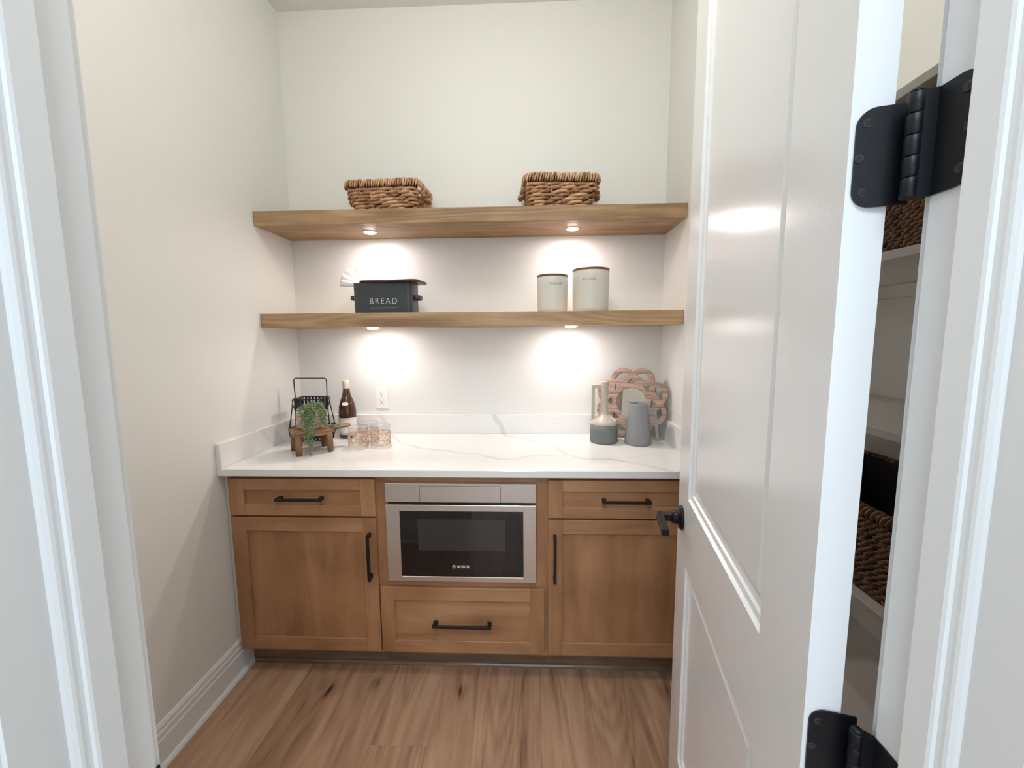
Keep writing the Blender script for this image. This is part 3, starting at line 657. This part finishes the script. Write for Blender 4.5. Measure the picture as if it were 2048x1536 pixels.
basket(b2, 0.168, 0.122, 0.135, 0.095, 0.146, 7, 0.062, 0.0083, 'water_hyacinth', 'wicker_core', 0.038, 0.0112, random.Random(9), True, 0.62, (1, 1))
b3 = thing('storage_basket', 'dark seagrass rope basket seen behind the upper door hinge, on a closet shelf', 'basket', (2.150, -1.22, 1.594), 0, 'seagrass baskets in the closet')
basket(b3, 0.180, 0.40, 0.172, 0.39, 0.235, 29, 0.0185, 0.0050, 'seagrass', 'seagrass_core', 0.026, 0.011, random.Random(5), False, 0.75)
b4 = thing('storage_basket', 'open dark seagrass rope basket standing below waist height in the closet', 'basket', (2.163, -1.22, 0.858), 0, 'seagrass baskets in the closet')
basket(b4, 0.178, 0.40, 0.170, 0.39, 0.195, 24, 0.0185, 0.0050, 'seagrass', 'dark_inside', 0.026, 0.013, random.Random(6), False, 0.75)

# ------------------------------------------------------------------ bread bin, its lid and the napkins
bb = thing('bread_bin', 'charcoal metal bread bin with white lettering on the lower shelf', 'bread bin', (0.552, -0.160, Z2T), 0.0)
def rr2(hx, hy, r, n=7):
    out = []
    for cx, cy, a0 in ((hx-r, hy-r, 0), (-hx+r, hy-r, PI/2), (-hx+r, -hy+r, PI), (hx-r, -hy+r, 1.5*PI)):
        for k in range(n+1): a = a0+PI/2*k/n; out.append((cx+r*math.cos(a), cy+r*math.sin(a)))
    return out
m = MB(); P0 = rr2(0.142, 0.068, 0.024); n = len(P0)
for (za, ia), (zb, ib) in zip([(0, 0.004), (0.004, 0), (0.142, -0.001), (0.145, -0.001), (0.145, 0.002), (0.010, 0.003)], [(0.004, 0), (0.142, -0.001), (0.145, -0.001), (0.145, 0.002), (0.010, 0.003), (0.010, 0.06)]):
    A_ = rr2(0.142-ia, 0.068-ia, 0.024); B_ = rr2(0.142-ib, 0.068-min(ib, .05), 0.024 if ib < .05 else .01)
    m.add([(x, y, za) for x, y in A_]+[(x, y, zb) for x, y in B_], [(i, (i+1) % n, n+(i+1) % n, n+i) for i in range(n)], True)
m.add([(x, y, 0) for x, y in rr2(0.138, 0.064, 0.024)], [tuple(range(n))]); m.add([(x, y, 0.0102) for x, y in rr2(0.139, 0.065, 0.024)], [tuple(range(n))])
part('bin_body', m, 'tin_grey', bb)
for sx in (-1, 1):
    pts = [(sx*0.140, -0.034, 0.078), (sx*0.162, -0.034, 0.078), (sx*0.168, -0.026, 0.078), (sx*0.168, 0.026, 0.078), (sx*0.162, 0.034, 0.078), (sx*0.140, 0.034, 0.078)]
    part('handle', MB().tube(pts, 0.0105, 8, flat=(0.28, 1.0)), 'tin_grey', bb)
lettering('word_lettering', 'BREAD', 0.040, 'white_print', bb, lambda x, y, z: (x*0.93+0.006, -0.0692-z*0.5, 0.046+y), 1.28, 'CENTER', -0.0007)
part('underline', MB().box(-0.060, 0.070, -0.0698, -0.0688, 0.0265, 0.0280), 'white_print', bb)
m = MB(); P1 = rr2(0.148, 0.082, 0.03)
nn_ = len(P1)
m.add([(x*.985, y*.97, 0) for x, y in P1]+[(x, y, 0.003) for x, y in P1]+[(x, y, 0.008) for x, y in P1]+[(x*.985, y*.97, 0.011) for x, y in P1], [(k*nn_+i, k*nn_+(i+1) % nn_, (k+1)*nn_+(i+1) % nn_, (k+1)*nn_+i) for k in range(3) for i in range(nn_)]+[tuple(reversed(range(nn_))), tuple(range(3*nn_, 4*nn_))])
part('lid', m, 'lid_wood', bb, 'dark red-brown wooden lid lying askew', (0.038, -0.005, 0.1462), -0.10)
nk = thing('napkin', 'folded white cloth napkin fanning out of the charcoal bread bin', 'napkin', (0.452, -0.165, Z2T+0.138))
for k, (a, ln, wd, yo) in enumerate(((124, 0.112, 0.062, 0.012), (141, 0.118, 0.046, 0.000), (156, 0.120, 0.038, -0.011), (168, 0.116, 0.032, -0.022))):
    a = math.radians(a); d_ = Vector((math.cos(a), 0, math.sin(a))); q_ = Vector((math.sin(a), 0, -math.cos(a))); m = MB(); ring = []
    for i in range(10):
        u = i/9; c = d_*(ln*u)-q_*(0.010*math.sin(u*1.6))+Vector((0, yo+0.004*math.sin(u*4+k), 0)); hw = wd*(0.35+0.65*u)
        ring.append([c-q_*hw*0.5+Vector((0, -0.0010, 0)), c-q_*hw*0.25+Vector((0, -0.0042, 0)), c+q_*hw*0.3+Vector((0, -0.0048, 0)), c+q_*hw*0.5+Vector((0, -0.0015, 0)), c+q_*hw*0.5+Vector((0, 0.0015, 0)), c+q_*hw*0.3+Vector((0, 0.0045, 0)), c-q_*hw*0.25+Vector((0, 0.0042, 0)), c-q_*hw*0.5+Vector((0, 0.0010, 0))])
    vs = [p for r in ring for p in r]; fs = [(i*8+j, i*8+(j+1) % 8, (i+1)*8+(j+1) % 8, (i+1)*8+j) for i in range(9) for j in range(8)]+[tuple(reversed(range(8))), tuple(range(72, 80))]
    m.add(vs, fs, True); part('fold', m, 'cloth_white', nk)

# ------------------------------------------------------------------ canisters
def canister(lab, x, y, r, h, word, ang_):
    t = thing('canister', lab, 'canister', (x, y, Z2T), group='cream canisters')
    part('jar', MB().lathe([(0, 0), (r*0.93, 0), (r*0.965, 0.004), (r*0.97, 0.02), (r*0.985, h*0.4), (r*0.995, h*0.8), (r*0.985, h-0.012), (r*0.96, h-0.009), (0, h-0.009)], (0, 0, 0), 64), 'ceramic_cream', t)
    part('lid', MB().lathe([(0, h-0.0088), (r*0.985, h-0.0088), (r*1.0, h-0.0075), (r*1.0, h-0.0015), (r*0.98, h), (0, h)], (0, 0, 0), 64), 'lid_copper', t)
    R_ = r*0.998
    lettering('word_lettering', word, 0.0155, 'grey_print', t, lambda px, py, pz: ((R_+pz*0.4)*math.sin(ang_+px/R_), -(R_+pz*0.4)*math.cos(ang_+px/R_), h*0.705+py), 1.35)
canister('shorter cream canister with a dark wooden lid, marked for sugar', 1.3635, -0.170, 0.0735, 0.176, 'SUGAR', 0.16)
canister('taller cream canister with a dark wooden lid, marked for flour', 1.547, -0.165, 0.0875, 0.202, 'FLOUR', -0.22)

# ------------------------------------------------------------------ outlet
oc = thing('wall_outlet', 'white double electrical outlet on the back wall above the splash', 'outlet', (0.450, 0, 1.1065))
part('cover_plate', MB().box(-0.035, 0.035, -0.006, -0.0002, -0.0585, 0.0585, 0.0025, 2), 'plastic_white', oc)
for dz in (0.0195, -0.0195):
    pl = [(0.0165*math.cos(a)*1.0, max(-0.0125, min(0.0125, 0.0165*math.sin(a)))) for a in [2*PI*k/28 for k in range(28)]]
    rc = part('receptacle', MB().prism(pl, lambda u, v, d: (u, d, v+dz), -0.0072, -0.0055), 'plastic_white', oc)
    part('slots', MB().box(-0.0075, -0.0055, -0.0076, -0.007, dz+0.001, dz+0.009).box(0.0055, 0.0072, -0.0076, -0.007, dz+0.002, dz+0.008).lathe([(0, 0), (0.0026, 0), (0.0026, 0.0006), (0, 0.0006)], (0, -0.0077, dz-0.0065), 14, axis='Y'), 'slot_dark', rc)
part('screw', MB().lathe([(0, 0), (0.0028, 0), (0.0028, 0.001), (0, 0.0012)], (0, -0.0072, 0), 14, axis='Y'), 'plastic_white', oc)

# ------------------------------------------------------------------ worktop, left group
ZC = 0.914
wb = thing('wine_bottle', 'brown glass wine bottle with cream capsule and paper label by the back splash', 'bottle', (0.300, -0.106, ZC))
part('glass', MB().lathe([(0, 0.006), (0.030, 0.0), (0.041, 0.002), (0.0435, 0.010), (0.0440, 0.110), (0.0435, 0.140), (0.0405, 0.165), (0.034, 0.190), (0.0255, 0.212), (0.0195, 0.232), (0.0165, 0.250), (0.0158, 0.262), (0, 0.262)], (0, 0, 0), 48), 'wine_brown', wb)
part('capsule', MB().lathe([(0.0160, 0.258), (0.0172, 0.258), (0.0176, 0.262), (0.0172, 0.276), (0.0178, 0.278), (0.0178, 0.286), (0.0172, 0.288), (0.0176, 0.290), (0.0178, 0.298), (0.0165, 0.300), (0, 0.300)], (0, 0, 0), 32), 'bottle_cap', wb)
def wrap(m, r, a0, a1, z0, z1, n=24, th=0.0005, oval=False):
    vs = []; fs = []
    if oval:
        c = ((a0+a1)/2, (z0+z1)/2)
        vs.append((math.sin(c[0])*r(c[1]), -math.cos(c[0])*r(c[1]), c[1]))
        for k in range(n):
            q = 2*PI*k/n; a = c[0]+(a1-a0)/2*math.cos(q); z = c[1]+(z1-z0)/2*math.sin(q); vs.append((math.sin(a)*r(z), -math.cos(a)*r(z), z))
        fs = [(0, 1+k, 1+(k+1) % n) for k in range(n)]
    else:
        for k in range(n+1):
            a = a0+(a1-a0)*k/n
            for z in (z0, z1): vs.append((math.sin(a)*r(z), -math.cos(a)*r(z), z))
        fs = [(2*k, 2*k+2, 2*k+3, 2*k+1) for k in range(n)]
    m.add(vs, fs, True); return m
m = MB(); wrap(m, lambda z: 0.04455, -1.0, 1.75, 0.022, 0.108); part('label_paper', m, 'paper_label', wb)
m = MB(); wrap(m, lambda z: 0.0447, -0.86, -0.84, 0.030, 0.100, 2); wrap(m, lambda z: 0.0447, -0.86, 1.5, 0.0995, 0.1005, 20); wrap(m, lambda z: 0.0447, -0.86, 1.5, 0.0295, 0.0305, 20); part('label_border', m, 'slot_dark', wb)
rb = lambda z: 0.0345+(0.190-z)*(0.0075/0.027)+0.0004
m = MB(); wrap(m, rb, -0.32, 0.62, 0.173, 0.190, 28, oval=True); part('neck_label', m, 'paper_label', wb)

# wire caddy: two boat-shaped baskets of flat strips on a rod frame
cy = thing('wire_caddy', 'black metal two-tier wire caddy with tall handle behind the potted plant', 'caddy', (0.162, -0.200, ZC), 0.0)
def boat(z0, w, d, h, ns, tw):
    """strips run under the bowl from front rim to back rim and at each end; rims on top"""
    hw, hd = w/2, d/2
    rim = [(x, y, z0+h) for x, y in rr2(hw, hd, 0.018, 4)]
    part('rim', MB().tube(rim, 0.0028, 7, True), 'black_metal', cy)
    def prof(q):          # half circle-ish section from one rim to the other
        a = PI*q; return (-math.cos(a), z0+h-h*min(1.0, math.sin(a)**0.62)) if 0 < q < 1 else ((-1 if q <= 0 else 1), z0+h)
    for i in range(ns):
        x = -hw+0.016+(w-0.032)*i/(ns-1); m = MB(); vs = []; fs = []
        for k in range(13):
            u, z = prof(k/12); y = hd*u*(0.98)
            for s in (-1, 1):
                vs.append((x+s*tw/2, y, z)); vs.append((x+s*tw/2, y*0.97, z+0.0016))
        for k in range(12):
            a = k*4; fs += [(a, a+2, a+6, a+4), (a+1, a+5, a+7, a+3), (a, a+4, a+5, a+1), (a+2, a+3, a+7, a+6)]
        m.add(vs, fs); part('strip', m, 'black_metal', cy)
    for s in (-1, 1):      # closed rounded ends: an outline hoop and two upright strips
        pts = [(s*hw*(0.995-0.10*(math.sin(PI*k/16)**1.0)), hd*prof(k/16)[0]*0.95, prof(k/16)[1]) for k in range(17)]
        part('end_hoop', MB().tube(pts, 0.0024, 6), 'black_metal', cy)
        for yy in (-0.55, -0.18, 0.18, 0.55):
            q = math.acos(-yy)/PI; zz = prof(q)[1]
            part('strip', MB().box(s*hw-0.001 if s > 0 else -hw, s*hw if s > 0 else -hw+0.001, yy*hd-tw/2, yy*hd+tw/2, zz, z0+h).box(s*hw*0.93-0.002, s*hw*0.93+0.002, yy*hd-tw/2, yy*hd+tw/2, zz-0.001, zz+0.002), 'black_metal', cy)
boat(0.155, 0.138, 0.104, 0.066, 7, 0.0115)
boat(0.004, 0.172, 0.140, 0.076, 8, 0.0125)
HF = []
for s in (-1, 1): pass
hp = [(-0.087, 0, 0.080), (-0.083, 0, 0.150), (-0.0805, 0, 0.222), (-0.083, 0, 0.300), (-0.082, 0, 0.312), (-0.078, 0, 0.318), (-0.070, 0, 0.320), (0.070, 0, 0.320), (0.078, 0, 0.318), (0.082, 0, 0.312), (0.083, 0, 0.300), (0.0805, 0, 0.222), (0.083, 0, 0.150), (0.087, 0, 0.080)]
part('handle_frame', MB().tube(hp, 0.0026, 8), 'black_metal', cy)
for s in (-1, 1):
    for yy in (-1, 1): part('side_rod', MB().tube([(s*0.086, yy*0.056, 0.080), (s*0.072, yy*0.036, 0.218)], 0.0026, 7), 'black_metal', cy)

# stool-shaped riser
st_ang = math.atan2(0.072, 0.089)
sx_, sy_ = 0.248, -0.376
st = thing('wooden_riser', 'small rustic wooden riser with handle and four legs under the potted plant', 'riser', (sx_, sy_, ZC), st_ang)
pl = []
for a in [2*PI*k/36 for k in range(36)]:
    c_, s_ = math.cos(a), math.sin(a); p = 3.2
    pl.append((0.004+0.089*math.copysign(abs(c_)**(2/p), c_), 0.076*math.copysign(abs(s_)**(2/p), s_)))
m = MB(); nP = len(pl)
m.add([(x*.97, y*.96, 0.083) for x, y in pl]+[(x, y, 0.089) for x, y in pl]+[(x*1.005, y, 0.100) for x, y in pl]+[(x*.975, y*.97, 0.107) for x, y in pl], [(k*nP+i, k*nP+(i+1) % nP, (k+1)*nP+(i+1) % nP, (k+1)*nP+i) for k in range(3) for i in range(nP)]+[tuple(reversed(range(nP))), tuple(range(3*nP, 4*nP))])
m.tube([(0.085, 0.0, 0.097), (0.115, 0.0, 0.098), (0.134, 0, 0.100), (0.152, 0, 0.101), (0.168, 0, 0.100), (0.174, 0, 0.100)], [0.024, 0.021, 0.017, 0.019, 0.018, 0.010], 12, flat=(1, 0.55))
part('top_board', m, 'stool_wood', st)
for ax in (-1, 1):
    for ay in (-1, 1):
        part('leg', MB().tube([(ax*0.062, ay*0.055, 0.088), (ax*0.064, ay*0.057, 0.045), (ax*0.066, ay*0.059, 0.001)], [0.0195, 0.0175, 0.0155], 10, flat=(1, 0.85)), 'stool_leg_wood', st)

# glass holders with woven net
def net(t, r, h, seed, loops=9, rr=0.0014):
    rng = random.Random(seed); m = MB()
    R_ = r+rr*0.8
    for z in (0.010, h*0.86): m.tube([(R_*math.cos(a), R_*math.sin(a), z+0.0015*math.sin(3*a+seed)) for a in [2*PI*k/28 for k in range(28)]], rr*1.35, 6, True)
    m.tube([((R_+.001)*math.cos(a), (R_+.001)*math.sin(a), h*0.80+0.002*math.sin(2*a)) for a in [2*PI*k/28 for k in range(28)]], rr*1.2, 6, True)
    for k in range(loops):
        for sg in (-1, 1):
            a0 = 2*PI*k/loops+rng.uniform(-.1, .1); pts = []
            for i in range(9):
                u = i/8; a = a0+sg*u*2*PI/loops*1.6+0.06*math.sin(u*9+k); pts.append(((R_+rr*0.6*math.sin(u*20+k))*math.cos(a), (R_+rr*0.6*math.sin(u*20+k))*math.sin(a), 0.010+u*(h*0.84-0.010)))
            m.tube(pts, rr*rng.uniform(.85, 1.25), 5)
    for k in range(9):       # stray knots
        a = rng.uniform(0, 2*PI); z = rng.choice([h*0.45, h*0.8, h*0.25]); m.ball((R_*1.01*math.cos(a), R_*1.01*math.sin(a), z), rr*2.2, u=6, v=4)
    return m
def tumbler(r, h):
    # thin blown wall (single skin) with a rounded lip and a thick base disc
    m = MB().lathe([(0, 0.0), (r*0.90, 0), (r*0.97, 0.004), (r, 0.012), (r, h*0.5), (r, h-0.0015)], (0, 0, 0), 36)
    m.f.pop(); m.sm.pop()
    return m
def lip(r, h): return MB().tube([(r*math.cos(a), r*math.sin(a), h-0.001) for a in [2*PI*k/40 for k in range(40)]], 0.0012, 6, True)
for (x, y), lab, sd in (((0.437, -0.306), 'glass candle holder in a tan rattan net, nearest the wooden riser', 1), ((0.534, -0.276), 'glass candle holder in a tan rattan net, farthest from the wine bottle', 2), ((0.449, -0.205), 'glass candle holder in a tan rattan net, behind the other two', 3)):
    t = thing('candle_holder', lab, 'candle holder', (x, y, ZC), group='netted candle holders')
    part('glass', tumbler(0.0445, 0.100), 'clear_glass', t); part('lip', lip(0.0445, 0.100), 'glass_lip', t)
    part('rattan_net', net(t, 0.0445, 0.080, sd, 10, 0.0015), 'rope_tan', t)

# trailing plant
pt = thing('potted_plant', 'trailing green string-of-beads plant in a netted glass pot on the riser', 'plant', (0.242, -0.372, ZC+0.1075), 0)
pr, ph_ = 0.0510, 0.092
part('pot', tumbler(pr, ph_), 'clear_glass', pt); part('lip', lip(pr, ph_), 'glass_lip', pt)
part('rope_net', net(pt, pr, ph_*0.85, 8, 14, 0.0016), 'rope_tan', pt)
part('filling', MB().lathe([(0, 0.0085), (pr-0.006, 0.0125), (pr-0.0045, 0.05), (pr-0.0045, 0.078), (0, 0.084)], (0, 0, 0), 24), 'cloth_white', pt, 'pale filling inside the pot')
rng = random.Random(21)
def vine(pts):
    """smooth chain of beads along the given points"""
    P = [Vector(p) for p in pts]; S = []
    for i in range(len(P)-1):
        for k in range(5):
            u = k/5; p0 = P[max(0, i-1)]; p1 = P[i]; p2 = P[i+1]; p3 = P[min(len(P)-1, i+2)]
            S.append(0.5*((2*p1)+(p2-p0)*u+(2*p0-5*p1+4*p2-p3)*u*u+(3*p1-p0-3*p2+p3)*u**3))
    S.append(P[-1]); m = MB(); m.tube(S, 0.0011, 5)
    acc = 0; prev = S[0]
    for q in S[1:]:
        acc += (q-prev).length; prev = q
        while acc > 0.0052:
            acc -= 0.0052
            d = Vector((rng.uniform(-1, 1), rng.uniform(-1, 1), rng.uniform(-.6, .9))).normalized(); c = q+d*0.0052
            ro = Vector((0, 0, 1)).rotation_difference(d).to_matrix()
            m.ball(c, 0.0030*rng.uniform(.8, 1.2), 0.0030, 0.0054*rng.uniform(.8, 1.25), 6, 4, ro)
    part('vine', m, 'vine_green', pt)
top = ph_
for k in range(24):
    a = rng.uniform(-1.75, 0.75) if k < 17 else rng.uniform(-1.6, 2.0)   # mostly over the front and right
    rr_ = pr+0.010; ln = rng.uniform(0.02, 0.072) if k < 17 else rng.uniform(0.01, 0.03)
    c0 = (rng.uniform(-.015, .02), rng.uniform(-.02, .02), top-0.01)
    c1_ = (0.6*rr_*math.cos(a), 0.6*rr_*math.sin(a), top+rng.uniform(.008, .026))
    c2_ = (rr_*math.cos(a), rr_*math.sin(a), top+rng.uniform(-.008, .008))
    c3_ = ((rr_+.006)*math.cos(a+.1), (rr_+.006)*math.sin(a+.1), top-ln*.6)
    c4_ = ((rr_+.007)*math.cos(a+.15), (rr_+.007)*math.sin(a+.15), top-ln)
    vine([c0, c1_, c2_, c3_, c4_])
# long strands falling past the riser's edge
fx, fy = 0.060, -0.085
for dx, dy, low in ((0.0, 0.0, -0.098), (0.010, 0.004, -0.075), (-0.010, 0.0, -0.055), (-0.020, 0.002, -0.040), (0.016, 0.006, -0.050), (0.004, -0.004, -0.088)):
    vine([(0.0, -0.01, top), (0.028+dx, -0.050, top+0.012), (0.035+dx, -0.068, top-0.03), (0.040+dx, -0.080+dy, 0.03), (0.044+dx, -0.0955+dy, 0.008), (0.047+dx, -0.101+dy, -0.020), (0.050+dx*.8, -0.103+dy, low*.7), (0.054+dx*.5, -0.105+dy, low)])
for k in range(4):
    vine([(0.02, 0, top), (0.055, -0.01, top-0.005), (0.064+0.004*k, -0.008-0.006*k, 0.04), (0.070+0.006*k, 0.002-0.004*k, 0.012), (0.090+0.008*k, 0.012+0.002*k, 0.007), (0.112+0.006*k, 0.022+0.004*k, 0.007)])

# ------------------------------------------------------------------ worktop, right group
va = thing('vase', 'two-tone vase with tall narrow neck and squared side handle, cream over matte grey', 'vase', (1.617, -0.192, ZC), 0)
part('lower_body', MB().lathe([(0, 0), (0.062, 0), (0.0655, 0.003), (0.0665, 0.008), (0.0670, 0.060), (0.0668, 0.092), (0, 0.092)], (0, 0, 0), 48), 'vase_grey', va, 'matte grey base of the vase')
part('upper_body', MB().lathe([(0.0668, 0.0921), (0.0668, 0.096), (0.0640, 0.104), (0.054, 0.114), (0.040, 0.124), (0.029, 0.132), (0.022, 0.139), (0.0190, 0.150), (0.0180, 0.200), (0.0178, 0.285), (0.0190, 0.296), (0.0185, 0.299), (0.0155, 0.299), (0.0150, 0.285), (0.0150, 0.150)], (0, 0, 0), 48), 'vase_cream', va, 'glossy cream shoulder and neck')
part('handle', MB().prism([(-0.012, 0.282), (-0.062, 0.282), (-0.062, 0.098), (-0.047, 0.113), (-0.047, 0.266), (-0.012, 0.266)], lambda u, v, d: (u, d, v), -0.008, 0.008), 'vase_cream', va)
pi_ = thing('pitcher', 'matte grey tapered pitcher with angular handle standing before the carved mirror', 'pitcher', (1.772, -0.232, ZC), -0.35)
PR = [(0, 0), (0.056, 0), (0.0595, 0.003), (0.0605, 0.009), (0.060, 0.035), (0.057, 0.075), (0.0515, 0.120), (0.0455, 0.165), (0.0425, 0.190), (0.0418, 0.197), (0.0400, 0.198), (0.0385, 0.196), (0.040, 0.17), (0.048, 0.11), (0.054, 0.05), (0.05, 0.012), (0, 0.010)]
m = MB(); m.lathe(PR, (0, 0, 0), 48)
out = []
for x, y, z in m.v:
    r_ = math.hypot(x, y)
    if z > 0.145 and r_ > 0.02:
        a = math.atan2(y, x); d = abs((a-PI+PI) % (2*PI)-PI); k = max(0, 1-abs(abs(a)-PI)/0.45)*((z-0.145)/0.053)**1.5
        x *= 1+0.24*k; z += 0.006*k
    out.append((x, y, z))
m.v = out; part('jug_body', m, 'pitcher_grey', pi_)
part('handle', MB().prism([(0.042, 0.172), (0.074, 0.172), (0.082, 0.166), (0.099, 0.030), (0.100, 0.022), (0.086, 0.022), (0.070, 0.152), (0.066, 0.157), (0.044, 0.157)], lambda u, v, d: (u, d, v), -0.0075, 0.0075), 'pitcher_grey', pi_)

# carved mirror: eight interlaced loops round a disc, leaning in the corner
mi = thing('carved_mirror', 'round mirror in a scalloped carved wooden frame leaning in the worktop corner', 'mirror', (1.758, -0.128, ZC), -0.464)
mcz = 0.184; tilt = math.radians(7.5)
Mt = Matrix.Rotation(-tilt, 4, 'X')
cu = bpy.data.curves.new('carved_frame', 'CURVE'); cu.dimensions = '2D'; cu.fill_mode = 'BOTH'; cu.extrude = 0.008; cu.bevel_depth = 0.0015; cu.bevel_resolution = 1
def spl(pts):
    s = cu.splines.new('POLY'); s.points.add(len(pts)-1)
    for q, p in zip(s.points, pts): q.co = (p[0], p[1], 0, 1)
    s.use_cyclic_u = True
R1, R2 = 0.122, 0.060
cent = [(R1*math.cos(PI/8+k*PI/4), R1*math.sin(PI/8+k*PI/4)) for k in range(8)]
ol = []
for k in range(288):
    a = 2*PI*k/288; best = 0
    for cx, cy_ in cent:
        bq = cx*math.cos(a)+cy_*math.sin(a); disc = bq*bq-(R1*R1-R2*R2)
        if disc >= 0: best = max(best, bq+math.sqrt(disc))
    ol.append((best*math.cos(a), best*math.sin(a)))
spl(ol)
spl([(0.0755*math.cos(a), 0.0755*math.sin(a)) for a in [2*PI*k/64 for k in range(64)]])
for k in range(8):
    a = PI/8+k*PI/4; ca, sa = math.cos(a), math.sin(a)
    lens = []
    for j in range(12): u = -1+2*j/11; lens.append((0.141+0.019*(1-u*u), 0.038*u))
    for j in range(1, 11): u = 1-2*j/11; lens.append((0.141-0.014*(1-u*u), 0.038*u))
    spl([(ca*r_-sa*t_, sa*r_+ca*t_) for r_, t_ in lens])
    a = k*PI/4; ca, sa = math.cos(a), math.sin(a); tri = []
    for j in range(8): u = -1+2*j/7; tri.append((0.0975-0.003*(1-u*u)+0.002*abs(u), 0.025*u))
    for j in range(1, 7): u = j/7; tri.append((0.0995+0.032*u, 0.025*(1-u)**1.7))
    tri.append((0.132, 0))
    for j in range(1, 7): u = 1-j/7; tri.append((0.0995+0.032*u, -0.025*(1-u)**1.7))
    spl([(ca*r_-sa*t_, sa*r_+ca*t_) for r_, t_ in tri])
co = bpy.data.objects.new('curve_source', cu); COL.objects.link(co); bpy.context.view_layer.update()
me = bpy.data.meshes.new_from_object(co.evaluated_get(bpy.context.evaluated_depsgraph_get())); bpy.data.objects.remove(co, do_unlink=True)
up = lambda p: Mt @ Vector((p[0], -p[2], p[1]+mcz))
for v in me.vertices: v.co = up(v.co)
me.materials.clear(); me.materials.append(MATS['mirror_wood']); me.name = 'carved_frame'
part('carved_frame', me, None, mi)
m = MB(); m.lathe([(0, 0.002), (0.078, 0.002), (0.078, 0.0), (0, 0.0)], (0, 0, 0), 56); m.v = [tuple(up(p)) for p in m.v]; m.sm = [False]*len(m.f); part('mirror_glass', m, 'mirror_glass', mi)
m = MB(); m.lathe([(0.0750, 0.006), (0.0765, 0.0075), (0.0775, 0.006), (0.0765, 0.003)], (0, 0, 0), 56, closed=True); m.v = [tuple(up(p)) for p in m.v]; part('inner_ring', m, 'strip_brass', mi)
